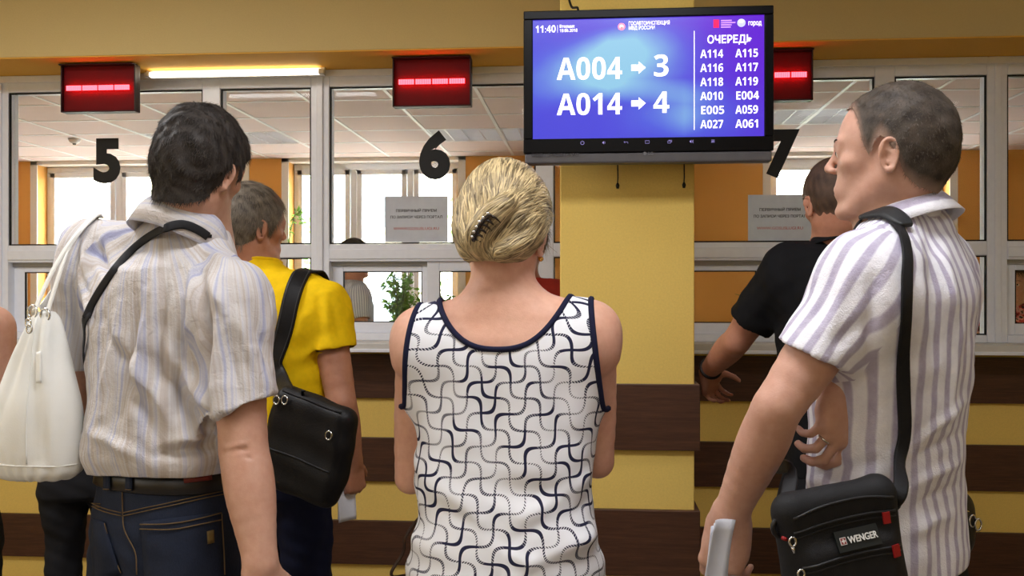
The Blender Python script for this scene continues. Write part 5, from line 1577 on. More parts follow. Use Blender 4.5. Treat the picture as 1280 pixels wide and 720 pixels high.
    # bottom panel seam, zipped pocket seam, pocket flap
    sm = []
    for i in range(48):
        an = 2 * math.pi * i / 48; p, nn = near(bbv, cx + RB @ np.array([.105 * math.cos(an), .066 * math.sin(an), .035])); sm.append(p + nn * .001)
    tube('seam_piping', smooth_loop(np.array(sm), 2), .0017, MW, bo, wb, 6, True)
    tube('seam_piping', [near(bbv, cx + RB @ np.array(p), .001)[0] for p in spline([(.018, -.03, .345), (.026, -.045, .25), (.034, -.066, .15), (.036, -.072, .04)], 6)], .0015, MW, bo, wb, 6)
    # small zip flap
    strap('zip_flap', [near(bbv, cx + RB @ np.array([.036 + .004 * j, -.07, .275 - .022 * j]))[0] for j in range(4)], .015, .003, MW, bo, wb, bbv, .0015, 4)
    # straps: two legs up to the shoulder and over
    ring1, ring2 = cx + RB @ np.array([-.002, -.01, .352]), cx + RB @ np.array([.034, -.012, .345])
    topb, topf = hit(shb, 116, 276, .006)[0], lsh + [-.005, .045, .066]
    st1 = [ring1, W(66, 340, 2.0), W(92, 298, 2.03), topb, lsh + [.0, -.005, .082], topf + [-.02, 0, 0], lsh + [-.085, .05, -.03], cx + RB @ np.array([-.02, .03, .36])]
    st2 = [ring2, W(76, 340, 1.99), W(86, 312, 2.02), W(100, 290, 2.04), topb + [.006, .004, .004], lsh + [.014, .0, .083]]
    nr = [np.array([-.6, -.7, .2])] * 3 + [np.array([-.3, -.5, .8]), np.array([0, 0, 1.]), np.array([-.3, .5, .7]), np.array([-.9, .4, 0]), np.array([-.9, .3, 0])]
    strap('strap', st1, .021, .004, MW, bg, wb, normals=nr, smooth=4); strap('strap', st2, .019, .004, MW, bg, wb, normals=nr[:3] + [nr[3]] * 2 + [nr[4]], smooth=4)
    for rg in (ring1, ring2):
        P = [rg + RB @ np.array([.012 * math.cos(t_), -.004, .014 * math.sin(t_) + .004]) for t_ in np.linspace(0, 2 * math.pi, 16, endpoint=False)]
        tube('strap_ring', P, .0028, MAT_CHROME, bg, wb, 7, True)
    for p in ((.040, -.052, .322), (.030, -.045, .334)):
        P = [cx + RB @ (np.array(p) + np.array([.007 * math.cos(t_), -.012, .009 * math.sin(t_)])) for t_ in np.linspace(0, 2 * math.pi, 12, endpoint=False)]
        tube('zip_ring', P, .002, MAT_CHROME, bg, wb, 6, True)
    tag(bg, 'white soft leather hobo handbag hanging behind the shoulder of the striped-shirt man', 'handbag')
man_left()
# ------------------------------------------------------------------ the other people
MAT_DARKTR = cloth('black_trousers', (26, 26, 30))
def figure(label, Y, px, rz, head, hang, s, neck, arms, rows, skin, hair, top, bottom, sleeve=.55, h=.005, hc=.0055, rarm=(.054, .052, .048, .042, .045, .042, .033, .028), sl_r=(.068, .070, .074), hips=None, foot=((-.10, 0), (.10, .02)), folds=(), hands=None, hem=.95, neckr=.058, neckcut=None, dispamp=.003, top_name='shirt', extra=None, sleevecut=(None, None), bare=False, hn=None, eyes=True, trname='trousers', finer=None, uvs=True):
    """person from joint positions; arms = ((shoulder, elbow, wrist) left, right); rows = garment profile"""
    o = W(px, HZ, Y); o[2] = 0; R = rotz(rz); base = o.copy(); root = empty('person', base)
    HR = rotz(hang[0]) @ rotx(hang[1]) @ roty(hang[2]); c = np.asarray(head, float)
    A = np.asarray(rows, float); body = A.copy(); body[:, 3:] -= np.array([.016, .016, .014]); body = body[body[:, 0] > hem - .12]
    pts = [c, o + [0, 0, hem]] + [p for a in arms for p in a]
    lo, hi = bounds(pts, .15); lo[2] = min(lo[2], hem - .06)
    F = Field(lo, hi, h); F.prof(R, o, body, .03); add_head(F, HR, c, s)
    nk = c + HR @ (np.array([0, -.024, -.055]) * s); F.cone(nk, neck + [0, 0, -.02], neckr, neckr * 1.08, .03); F.cone(nk + HR @ np.array([0, .028, -.012]), neck + R @ np.array([0, .03, -.03]), neckr * .74, neckr * .85, .03)
    info = {}
    for i, (sh, el, wr) in enumerate(arms):
        F.cone(neck + [0, 0, -.05], sh, .055, .046, .05); add_arm(F, sh, el, wr, rarm, .04)
        hd_ = (hands or ({}, {}))[i]
        info[i] = add_hand(F, wr, hd_.get('d', unit(wr - el)), hd_.get('n', R @ np.array([1 if i == 0 else -1, .2, 0])), i == 1, hd_.get('curl', (25, 28, 30, 32)), hd_.get('s', 1.0 * s), hd_.get('spread', .1), hd_.get('thumb'))
    V, Q = F.mesh(2)
    if extra: V = extra(V, vnormals(V, Q))
    bodyV, bodyQ = V, Q
    mesh('body', V, Q, skin, root, base)
    if eyes: add_eyes(HR, c, s, root, base)
    if hair: make_hair('hair', HR, c, s, root_parent=None, **hair) if False else make_hair('hair', HR, c, s, hair.pop('grow'), hair.pop('mat'), root, base, hair.pop('count'), hair.pop('length'), **hair)
    # garment
    F = Field(bounds(pts, .17)[0] * [1, 1, 0] + [0, 0, hem - .05], np.array([hi[0] + .05, hi[1] + .05, neck[2] + .12]), hc)
    F.prof(R, o, rows, .03); sls = []
    for i, (sh, el, wr) in enumerate(arms):
        if not bare:
            e2 = sh + (el - sh) * min(1.0, sleeve + .22); P3 = [sh, sh + (el - sh) * sleeve * .5, sh + (el - sh) * sleeve, e2]; r4 = [sl_r[0], sl_r[1], sl_r[2], sl_r[2]]
            n_ = sleevecut[i] if sleevecut[i] is not None else (el - sh); F.sleeve(P3, r4, sh + (el - sh) * sleeve, n_, .04); sls.append((P3, r4))
        F.cone(neck + [0, -.004, -.052], sh + [0, 0, .004], .068, .058, .055)
        F.cone(neck + R @ np.array([0, -.04, -.13]), sh + R @ np.array([0, -.012, -.05]), .055, .056, .06)
    F.cone(neck + [0, 0, .0], neck + [0, 0, -.06], neckr * 1.14, neckr * 1.35, .03)
    V, Q = F.mesh(2); N = vnormals(V, Q); bt = bvh_of(V, Q)
    d = wob(V * [1, 1, .6], 40, 31 + int(abs(px))) * dispamp + wob(V, 95, 14) * dispamp * .5 + wob(V * [1, 1, .4], 65, 7) * dispamp * .6
    for f in folds: d = d + fold_px(V, bt, f[0], f[1], f[2])
    V = V + N * d[:, None]
    if bare:
        for i, (sh, el, wr) in enumerate(arms):
            sg = -1 if i == 0 else 1; xs = abs(((sh - o) @ R)[0]) - .012
            V, Q = cut(V, Q, lambda P, sg=sg, xs=xs: np.minimum(sg * ((P - o) @ R)[:, 0] - xs, P[:, 2] - (sh[2] - .14)))
    for i, (P3, r4) in enumerate(sls):
        sh, el, wr = arms[i]; n_ = sleevecut[i] if sleevecut[i] is not None else (el - sh)
        V, Q = cut(V, Q, sleeve_cut(sh + (el - sh) * sleeve, n_, R, o, rows, P3, r4, hc))
    V, Q = cut(V, Q, lambda P: hem + .006 * np.sin((P - o) @ R[:, 0] * 11) - P[:, 2])
    V, Q = cut(V, Q, plane_cut(neck + [0, 0, .006] if neckcut is None else neckcut[0], [0, .15, 1] if neckcut is None else neckcut[1], .12))
    uv = garment_uv(V, R, o, rows, sls)
    g = solid(mesh(top_name, V, Q, top, root, base, attrs=uv), .002)
    hp = hips or [(.80, 0, 0, .162, .11, .118), (.90, 0, 0, .165, .108, .115), (hem + .05, 0, 0, .155, .102, .10)]
    tv_ = trousers(root, base, R, o, bottom, hp, foot, name=trname)
    tag(root, label, 'person')
    return dict(root=root, base=base, R=R, o=o, HR=HR, c=c, V=V, Q=Q, bvh=bvh_of(V, Q), g=g, hands=info, tro=tv_, bodybvh=bvh_of(bodyV, bodyQ))

# ---- 3. man in the striped white and lilac shirt, in profile on the right
def rshirt_mat():
    m = M('white_cotton_with_lilac_stripes', (236, 234, 240), 0.8, 0.25)
    u = m.garment_u()
    uu = u + (m.noise(8, 2) - 0.5) * 0.006
    st = (uu * (2 * math.pi / 0.036)).sin(); soft = ((st + 0.05) * 1.6).clamp()
    fine = (uu * 1500.0).sin() * 0.5 + 0.5
    fl_ = m.noise(55, 4, 0.7)
    f = soft * (0.45 + 0.55 * fl_) + (1.0 - soft) * (fl_ - 0.35).clamp() * 0.35
    m.color(m.mix(f.clamp(), (240, 240, 248), (158, 146, 178)))
    m.bump(m.noise(420, 3) + m.noise(70, 3) * 1.5, 0.003, 0.5)
    return m.m
RSH = rshirt_mat()
rm_l = (W(1082, 346, 1.55), W(972, 510, 1.50), W(912, 645, 1.58))
rm_r = (W(1162, 330, 1.79), W(1098, 462, 1.88), W(1057, 480, 1.575))
rows_r = [(.90, 0, .0, .150, .105, .105), (.98, 0, .0, .158, .112, .112), (1.08, 0, .0, .156, .112, .106), (1.20, 0, -.004, .164, .112, .108), (1.32, 0, -.010, .176, .108, .112), (1.41, 0, -.014, .160, .086, .098), (1.46, 0, -.012, .115, .060, .078)]
folds_r = [(((1180, 300), (1195, 420)), .006, .014), (((1165, 300), (1172, 470)), -.006, .012), (((1150, 300), (1150, 480)), .005, .012), (((1205, 380), (1180, 560)), .005, .014), (((1140, 560), (1205, 500)), .008, .010), (((1140, 580), (1200, 540)), -.008, .010), (((1140, 610), (1200, 575)), .008, .011), (((1140, 640), (1198, 605)), -.007, .010), (((1135, 670), (1190, 640)), .007, .012),
           (((1060, 600), (1110, 590)), .006, .010), (((1030, 590), (1100, 575)), -.006, .010), (((1010, 600), (1080, 610)), .005, .010), (((1095, 330), (1085, 440)), -.010, .010), (((1070, 320), (1030, 430)), .005, .010), (((1050, 320), (1010, 420)), -.005, .010), (((1085, 470), (1070, 560)), -.006, .012), (((1105, 420), (1100, 560)), .005, .012), (((1040, 440), (1075, 400)), -.006, .010)]
RM = figure('man in profile with cropped hair and a white shirt with lilac stripes', 1.67, 1110, 48, W(1114, 197, 1.675), (63, 2, 0), .935, W(1128, 270, 1.70),
    (rm_l, rm_r), rows_r, skin_mat('pale_pinkish_skin', (204, 168, 150)),
    dict(grow=.0035, mat=hair_mat('cropped_dark_brown_hair', (40, 33, 28), (96, 86, 76), .6, fade=(150, 122, 106)), count=9000, length=.0065, lift=.5, width=.0013, fine=.0008, nape=.0565, seed=8, jitter=.5, line=([-.13, -.085, -.055, -.036, -.022, .004, .014, .024, .034, .046, .060, .12], [-.074, -.070, -.058, -.040, .000, .034, .020, -.004, .018, .060, .086, .100])),
    RSH, MAT_DARKTR, sleeve=.60, h=.0036, hc=.0048, rarm=(.050, .047, .043, .036, .039, .037, .0295, .025), sl_r=(.061, .060, .059), folds=folds_r, hem=.958, dispamp=.0024,
    hands=(dict(d=(-.12, .22, -.95), n=(.55, .80, .05), curl=((28, 40, 20), (34, 44, 22), (38, 46, 24), (42, 48, 24)), s=1.0, thumb=dict(dir=(.75, .35, .55), bend=(10, 16))),
           dict(d=(-.30, -.38, -.87), n=(-.55, .66, -.20), curl=((26, 46, 30), (30, 50, 30), (36, 54, 30), (42, 56, 30)), s=1.0, thumb=dict(dir=(.7, .45, .5), bend=(8, 20)))),
    neckr=.050, sleevecut=(np.array([-.40, .10, -.92]), None), neckcut=(W(1126, 272, 1.70), [-.25, .22, 1.0]))
collar(RM['g'], RM['base'], W(1122, 260, 1.695), rotz(50) @ rotx(-20), .061, RSH, .042)
# wedding ring
tp = RM['hands'][1]
rg = None
d_ = unit(np.array([-.30, -.38, -.87])); n_ = np.array([-.55, .66, -.20]); n_ = unit(n_ - d_ * (n_ @ d_)); t_ = np.cross(d_, n_)
an = 36 * D2R; fd = unit(d_ + t_ * .1 * (-.5) * .9); u_ = unit(fd * math.cos(an) + n_ * math.sin(an))
p_ = np.asarray(rm_r[2]) + d_ * .088 + t_ * -.0105 - n_ * .002 + u_ * .015; e1 = unit(np.cross(u_, t_)); e2 = np.cross(u_, e1)
tube('finger_ring', [p_ + .0096 * (math.cos(a) * e1 + math.sin(a) * e2) for a in np.linspace(0, 2 * math.pi, 18, endpoint=False)], .0016, MAT_CHROME, RM['root'], RM['base'], 6, True)

# ---- his black shoulder bag
def shoulder_bag():
    cen = W(1052, 692, 1.425); RB = rotz(16) @ roty(-9); r = empty('shoulder_bag', cen)
    nyl = M('black_ballistic_nylon', (20, 20, 22), 0.65, 0.3); nyl.color(nyl.mix(nyl.noise(30, 3), (14, 14, 16), (28, 28, 31))); nyl.bump(nyl.noise(900, 2), .0012, .5); NY = nyl.m
    F = Field(cen - [.16, .12, .17], cen + [.16, .12, .17], .0042)
    def P(x, y, z): return cen + RB @ np.array([x, y, z])
    for (y, rx, rz_, rr) in ((0, .068, .088, .024),):
        cs = [(-rx, -rz_), (rx, -rz_), (rx, rz_ - .012), (-rx, rz_ - .012)]
        for i in range(4): F.cone(P(cs[i][0], 0, cs[i][1]), P(cs[(i + 1) % 4][0], 0, cs[(i + 1) % 4][1]), rr, rr, .012)
        for x in np.linspace(-rx, rx, 7): F.cone(P(x, 0, -rz_), P(x, 0, rz_ - .012), rr, rr, .01)
    # domed front pocket
    for x in np.linspace(-.055, .06, 6): F.cone(P(x, -.018, -.085), P(x, -.018, .012), .016, .016, .012)
    V, Q = F.mesh(2); N = vnormals(V, Q); V = V + N * (wob(V, 60, 5) * .0012)[:, None]
    b = mesh('bag_body', V, Q, NY, r, cen); bv = bvh_of(V, Q)
    def on(x, z, off): 
        h_ = bv.ray_cast(Vector(P(x, -.3, z)), Vector(RB @ np.array([0, 1, 0]))); return np.array(h_[0]) + np.array(h_[1] if h_[1].dot(Vector(RB @ np.array([0, -1., 0]))) > 0 else -h_[1]) * off
    ZP = simple('black_zip_tape', (30, 30, 32), 0.45, 0.4)
    for (z, x0, x1) in ((.052, -.080, .080), (.002, -.076, .078)):
        tube('zip', [on(x, z + .006 * math.sin((x + .08) * 18), .0008) for x in np.linspace(x0, x1, 18)], .0022, ZP, b, cen, 6)
        tube('zip', [on(x, z - .008 + .006 * math.sin((x + .08) * 18), .0004) for x in np.linspace(x0, x1, 18)], .0013, ZP, b, cen, 5)
    tube('edge_piping', [on(x, .083 - .9 * abs(x) ** 2.2 * 3, .001) for x in np.linspace(-.078, .078, 20)], .0022, ZP, b, cen, 6)
    RED = simple('red_zip_pull', (150, 20, 24), 0.5)
    for (x, z) in ((.062, .047), (.064, .000)):
        q = [on(x + a * .010, z + e * .0085, .004) for a, e in ((-.5, 1), (.5, 1), (.5, -1), (-.5, -1))]
        solid(mesh('zip_pull', q, [(3, 2, 1, 0)], RED, b, cen, smooth=False), .003, 0)
    for (x, z) in ((-.083, .042), (-.079, -.004)):
        qc = on(x, z, .004)
        tube('zip_slider', [qc + RB @ np.array([.005 * math.cos(t), -.002, .0065 * math.sin(t)]) for t in np.linspace(0, 2 * math.pi, 12, endpoint=False)], .0018, MAT_CHROME, b, cen, 6, True)
        tube('zip_slider', [qc + RB @ np.array([-.001, -.001, -.006]), qc + RB @ np.array([.0, -.002, -.016])], [.0028, .0022], MAT_CHROME, b, cen, 6)
    qc = on(-.088, .045, .004); tube('red_loop', [qc, qc + RB @ np.array([-.006, -.002, .004])], .003, RED, b, cen, 6)
    # badge with the maker's name
    pl_ = [on(x, z, .003) for z in (.042, .014) for x in (-.022, .045)]
    bd = solid(mesh('badge', pl_, [(0, 2, 3, 1)], simple('dark_rubber_badge', (26, 30, 30), 0.5), b, cen, smooth=False), .003, 0)
    cN = np.mean(pl_, 0); e1 = unit(pl_[1] - pl_[0]); e3 = unit(pl_[0] - pl_[2]); e2 = np.cross(e3, e1)
    WH = simple('white_badge_print', (226, 226, 222), 0.5)
    tx = text('badge_print', 'WENGER', .0092, (0, 0, 0), bd, WH, 'LEFT', .03, width=.046)
    Mx = Matrix([[e1[0], e3[0], -e2[0], 0], [e1[1], e3[1], -e2[1], 0], [e1[2], e3[2], -e2[2], 0], [0, 0, 0, 1]])
    nrm = np.cross(e1, e3); nrm = nrm if nrm[1] < 0 else -nrm
    Mx = Matrix([[e1[0], e3[0], nrm[0], 0], [e1[1], e3[1], nrm[1], 0], [e1[2], e3[2], nrm[2], 0], [0, 0, 0, 1]])
    tx.matrix_local = Matrix.Translation(Vector(cN - cen + e1 * -.016 - e3 * .0045 + nrm * .0032)) @ Mx
    # cross emblem in a rounded square
    def plate(nm, w_, h__, dx, mat, off):
        q = [cN + e1 * (dx + a * w_ / 2) + e3 * (e * h__ / 2) + nrm * off for a, e in ((-1, -1), (1, -1), (1, 1), (-1, 1))]
        mesh(nm, q, [(0, 1, 2, 3)], mat, bd, cen, smooth=False)
    plate('emblem', .0095, .0105, -.024, WH, .0030); plate('emblem', .0078, .0088, -.024, simple('dull_red_emblem', (146, 70, 70), .5), .0034); plate('emblem', .0018, .0064, -.024, WH, .0038); plate('emblem', .0060, .0019, -.024, WH, .0039)
    # strap: up the back to the shoulder, down the chest
    SM = simple('black_webbing', (20, 20, 23), 0.6, 0.3, bump=.0008, bscale=500); sv = RM['bvh']
    rt, lf = P(.090, 0, .055), P(-.090, 0, .052)
    pr = [(1127, 560), (1128, 480), (1130, 400), (1131, 350), (1130, 310), (1122, 288)]
    back = [hit(sv, *p)[0] for p in pr]
    cp = [rt, W(1126, 612, 1.44)] + back + [W(1108, 279, 1.66)]
    PP = spline(cp, 8); NN = []
    for i in range(len(PP)):
        q, nn = near(sv, PP[i]); dd = np.linalg.norm(q - PP[i])
        if dd < .03: PP[i] = q + nn * .004
        NN.append(nn if dd < .05 else np.array([-.2, -.95, .1]))
    NN = np.array(NN)
    for i in range(5): PP[1:-1] = .5 * PP[1:-1] + .25 * (PP[:-2] + PP[2:]); NN[1:-1] = .5 * NN[1:-1] + .25 * (NN[:-2] + NN[2:])
    V, Fc = ribbon(PP, NN, .022, .0028); mesh('strap', V, Fc, SM, r, cen)
    o, R = RM['o'], RM['R']
    top_ = PP[-1]; ch = [top_, near(sv, top_ + R @ np.array([.0, .06, .0]))[0], near(sv, o + R @ np.array([-.07, .10, 1.38]))[0], near(sv, o + R @ np.array([-.08, .14, 1.24]))[0], o + R @ np.array([-.11, .15, 1.12]), W(990, 585, 1.50), lf]
    strap('strap', ch, .022, .0028, SM, r, cen, normals=[np.array([-.2, -.3, .9]), np.array([-.6, 0, .6]), np.array([-.7, .3, .1]), np.array([-.8, .3, 0]), np.array([-.8, -.4, 0]), np.array([-.4, -.9, 0]), np.array([-.3, -.9, 0])], smooth=4)
    # shoulder pad
    pad = spline([near(sv, p, .0065)[0] for p in (W(1096, 281, 1.67), W(1108, 280, 1.63), W(1120, 283, 1.605), W(1128, 292, 1.59))], 6); pn = np.array([near(sv, p)[1] for p in pad])
    for i in range(3): pad[1:-1] = .5 * pad[1:-1] + .25 * (pad[:-2] + pad[2:]); pn[1:-1] = .5 * pn[1:-1] + .25 * (pn[:-2] + pn[2:])
    V, Fc = ribbon(pad, pn, .036 * (1 - .35 * np.abs(np.linspace(-1, 1, len(pad))) ** 4), .0065); mesh('shoulder_pad', V, Fc, simple('ribbed_black_rubber', (34, 36, 38), 0.55, 0.4, bump=.001, bscale=120), r, cen)
    # buckles
    for p in (rt, lf):
        tube('strap_buckle', [p + RB @ np.array([.011 * math.cos(t), -.004, .013 * math.sin(t) + .006]) for t in np.linspace(0, 2 * math.pi, 14, endpoint=False)], .004, simple('black_plastic_buckle', (16, 16, 18), .3), r, cen, 7, True)
    tag(r, 'black nylon shoulder bag with red zip pulls at the hip of the lilac-striped man', 'bag')
shoulder_bag()
# ---- papers in his hand
def sheets(cen, R, groups, h_, name, label, mat, bow=.01, seed=3):
    """papers in a hand: groups of (x, y, width, count) fanned sheets"""
    r = empty(name, cen); rr = np.random.default_rng(seed)
    for (gx, gy, w_, n) in groups:
        for k in range(n):
            V = []; nx, ny = 6, 8; a = rr.normal() * .05; off = rr.normal(size=2) * [.004, .008]
            for j in range(ny + 1):
                for i in range(nx + 1):
                    s_, t_ = i / nx - .5, j / ny - .5
                    x, z = gx + s_ * w_ + off[0] + a * t_ * h_, t_ * h_ + off[1]
                    y = gy + bow * (math.cos(s_ * 2.6) + .4 * math.sin(t_ * 4 + k)) + k * .0035
                    V.append(cen + R @ np.array([x, y, z]))
            Fc = [(j * (nx + 1) + i, j * (nx + 1) + i + 1, (j + 1) * (nx + 1) + i + 1, (j + 1) * (nx + 1) + i) for j in range(ny) for i in range(nx)]
            solid(mesh('sheet', V, Fc, mat, r, cen), .0006, 0)
    tag(r, label, 'papers'); return r
MAT_PAPER2 = simple('white_form_paper', (222, 224, 234), 0.8, 0.2, var=0.05)
sheets(W(903, 712, 1.535), rotz(30) @ rotx(6) @ roty(5), ((0, 0, .040, 3), (.045, .03, .030, 2)), .150, 'folded_papers', 'folded white papers held in the hanging hand of the man on the right', MAT_PAPER2, .008)
# ---- 4. man in the yellow T-shirt
yel = cloth('bright_yellow_jersey', (240, 196, 8), var=.08)
rows_y = [(.88, 0, 0, .180, .14, .13), (1.0, 0, 0, .185, .15, .135), (1.12, 0, 0, .184, .148, .13), (1.25, 0, 0, .188, .14, .128), (1.36, 0, -.004, .186, .12, .12), (1.43, 0, -.008, .150, .085, .10), (1.47, 0, -.008, .11, .065, .08)]
ym_l = (W(292, 378, 3.00), W(272, 505, 3.02), W(285, 585, 3.20)); ym_r = (W(406, 382, 2.84), W(427, 503, 2.80), W(441, 577, 2.90))
YM = figure('grey-haired man in a bright yellow T-shirt with a black bag on his back', 2.9, 350, -24, W(315, 285, 2.90), (-42, -4, 4), 1.03, W(322, 330, 2.91), (ym_l, ym_r), rows_y,
    skin_mat('weathered_skin', (188, 140, 114)), dict(grow=.006, mat=hair_mat('thin_grey_hair', (52, 44, 38), (150, 138, 122), .5), count=7000, length=.026, lift=.12, jitter=.22, width=.0013, seed=12, fine=.001, nape=.056, dz=-.012),
    yel, cloth('navy_trousers', (22, 26, 52)), sleeve=.45, h=.0052, hc=.006, rarm=(.054, .052, .048, .043, .044, .042, .034, .029), sl_r=(.066, .068, .074), hem=.88,
    folds=((((395, 360), (405, 430)), -.008, .014), (((385, 380), (350, 470)), .007, .018), (((392, 400), (398, 480)), -.008, .014), (((330, 350), (320, 440)), -.005, .02), (((415, 370), (425, 425)), -.005, .012), (((405, 365), (412, 430)), .005, .012)),
    hands=(None or {}, dict(d=(.02, .25, -.95), n=(-.8, .5, 0), curl=((40, 50, 30), (46, 52, 30), (50, 54, 30), (54, 55, 30)))), top_name='t_shirt', neckr=.06,
    sleevecut=(None, np.array([.12, 0, -.98])))
ncl = edge_trim('neck_rib', YM['V'], YM['Q'], lambda m_, P: m_[2] > 1.45, .006, yel, YM['g'], YM['base'])
def messenger():
    cen = W(386, 556, 2.60); r = empty('messenger_bag', cen); RB = rotz(-20) @ roty(14)
    LE = M('black_soft_leather', (20, 19, 20), 0.5, 0.3); LE.color(LE.mix(LE.noise(20), (10, 9, 10), (22, 20, 21))); LE.bump(LE.noise(220, 3), .0015, .5); LE = LE.m
    def P(x, y, z): return cen + RB @ np.array([x, y, z])
    F = Field(cen - .24, cen + .24, .0058)
    for z in np.linspace(-.115, .10, 6):
        w_ = .085 + .018 * math.cos(z * 10); F.cone(P(-w_, 0, z), P(w_, 0, z), .038, .036, .03)
    V, Q = F.mesh(2); N = vnormals(V, Q); V = V + N * (wob(V, 45, 9) * .003)[:, None]
    b = mesh('bag_body', V, Q, LE, r, cen); bv = bvh_of(V, Q)
    tube('zip', [near(bv, P(x, -.03, .128 - .02 * x), .001)[0] for x in np.linspace(-.10, .10, 12)], .0035, LE, b, cen, 6)
    # flap edge and fittings
    tube('flap_edge', [near(bv, P(x, -.06, -.03 - .4 * x * x), .001)[0] for x in np.linspace(-.11, .11, 14)], .0028, LE, b, cen, 6)
    for (x, z) in ((-.105, .105), (-.075, .115), (.085, .062)):
        q, nn = near(bv, P(x, -.06, z), .004); tube('strap_ring', [q + RB @ np.array([.010 * math.cos(t), -.003, .012 * math.sin(t)]) for t in np.linspace(0, 2 * math.pi, 12, endpoint=False)], .0026, MAT_CHROME, r, cen, 6, True)
    q, nn = near(bv, P(-.04, -.03, .15), .0); tube('zip_pull', [q + [0, 0, -.004], q + [.002, -.008, .012], q + [.010, -.012, .010]], [.005, .004, .003], LE, b, cen, 6)
    sv = YM['bvh']
    pts = [P(-.09, -.02, .12), hit(sv, 345, 462)[0], hit(sv, 352, 430)[0], hit(sv, 360, 395)[0], hit(sv, 368, 362)[0], hit(sv, 378, 338)[0], hit(sv, 388, 331)[0]]
    PP = spline(pts, 7); NN = []
    for i in range(len(PP)):
        q, nn = near(sv, PP[i])
        if np.linalg.norm(q - PP[i]) < .06: PP[i] = q + nn * .005
        NN.append(nn)
    NN = np.array(NN)
    for i in range(5): PP[1:-1] = .5 * PP[1:-1] + .25 * (PP[:-2] + PP[2:]); NN[1:-1] = .5 * NN[1:-1] + .25 * (NN[:-2] + NN[2:])
    V, Fc = ribbon(PP, NN, .052, .006); so = mesh('strap', V, Fc, LE, r, cen)
    T = np.gradient(PP, axis=0); T /= np.linalg.norm(T, axis=1, keepdims=True); Bn = np.cross(T, NN)
    for sg in (-1, 1): tube('strap_stitching', (PP + Bn * .019 * sg + NN * .0062)[1:-1], .0012, simple('dark_grey_thread', (62, 60, 60), .6) if sg < 0 else bpy.data.materials['dark_grey_thread'], so, cen, 5)
    o, R = YM['o'], YM['R']; tp = PP[-1]
    ch = [tp, near(sv, tp + R @ np.array([0, .08, .0]), .005)[0], near(sv, o + R @ np.array([.12, .16, 1.3]), .005)[0], near(sv, o + R @ np.array([.2, .1, 1.12]), .005)[0], near(sv, o + R @ np.array([.22, -.02, 1.02]), .02)[0], P(.09, .0, .06)]
    strap('strap', ch, .05, .006, LE, r, cen, normals=[NN[-1], np.array([0, .6, .6]), np.array([.2, .9, 0]), np.array([.8, .5, 0]), np.array([.9, -.3, 0]), np.array([.7, -.6, 0])])
    tag(r, 'black leather messenger bag on a wide strap over the yellow T-shirt', 'bag')
messenger()
sheets(W(434, 622, 2.90), rotz(55) @ rotx(2), ((0, 0, .07, 2),), .12, 'folded_papers', 'folded white papers in the hand of the man in yellow', MAT_PAPER2, .006, 9)

# ---- 5. man in the black polo shirt, reaching forward on the right
blk = cloth('black_pique', (20, 20, 23), var=.2)
rows_b = [(.88, 0, 0, .165, .125, .12), (1.0, 0, 0, .17, .13, .12), (1.15, 0, 0, .172, .128, .118), (1.3, 0, 0, .184, .12, .122), (1.41, 0, -.004, .180, .105, .112), (1.49, 0, -.006, .145, .078, .09), (1.53, 0, -.006, .11, .062, .075)]
bm_l = (W(982, 338, 2.84), W(922, 424, 2.98), W(885, 464, 3.21)); bm_r = (W(1112, 338, 2.92), W(1128, 460, 3.02), W(1092, 500, 3.24))
BM = figure('man with a shaved head in a black polo shirt reaching towards the counter', 2.85, 1050, 16, W(1042, 256, 2.84), (10, -10, -2), 1.0, W(1046, 306, 2.86), (bm_l, bm_r), rows_b,
    skin_mat('sunburnt_skin', (196, 146, 122)), dict(grow=.003, mat=hair_mat('shaved_brown_hair', (56, 42, 34), (104, 80, 64), .6, fade=(136, 102, 84)), count=5000, length=.005, lift=.5, width=.0014, fine=.0006, nape=.057, dz=-.010, seed=15, jitter=.5),
    blk, MAT_DARKTR, sleeve=.72, h=.0052, hc=.006, sl_r=(.068, .066, .072), hem=.90, neckr=.060, top_name='polo_shirt',
    hands=(dict(d=(.16, .55, -.62), n=(.55, .1, -.75), curl=((40, 45, 30), (42, 48, 30), (46, 50, 30), (50, 50, 30))), {}))
collar(BM['g'], BM['base'], W(1046, 294, 2.86), rotz(14) @ rotx(-14), .064, blk, .036)
wr, el = bm_l[2], bm_l[1]; ax = unit(wr - el); e1 = unit(np.cross(ax, [0, 0, 1.])); e2 = np.cross(ax, e1); q = wr - ax * .025
V, Fc = tube_mesh([q - ax * .011 + 0 * e1, q + ax * .011], .033, 20)
tube('wrist_band', [q + .0335 * (math.cos(t) * e1 + math.sin(t) * e2) for t in np.linspace(0, 2 * math.pi, 22, endpoint=False)], .006, simple('dark_leather_band', (34, 24, 22), .5), BM['root'], BM['base'], 7, True)

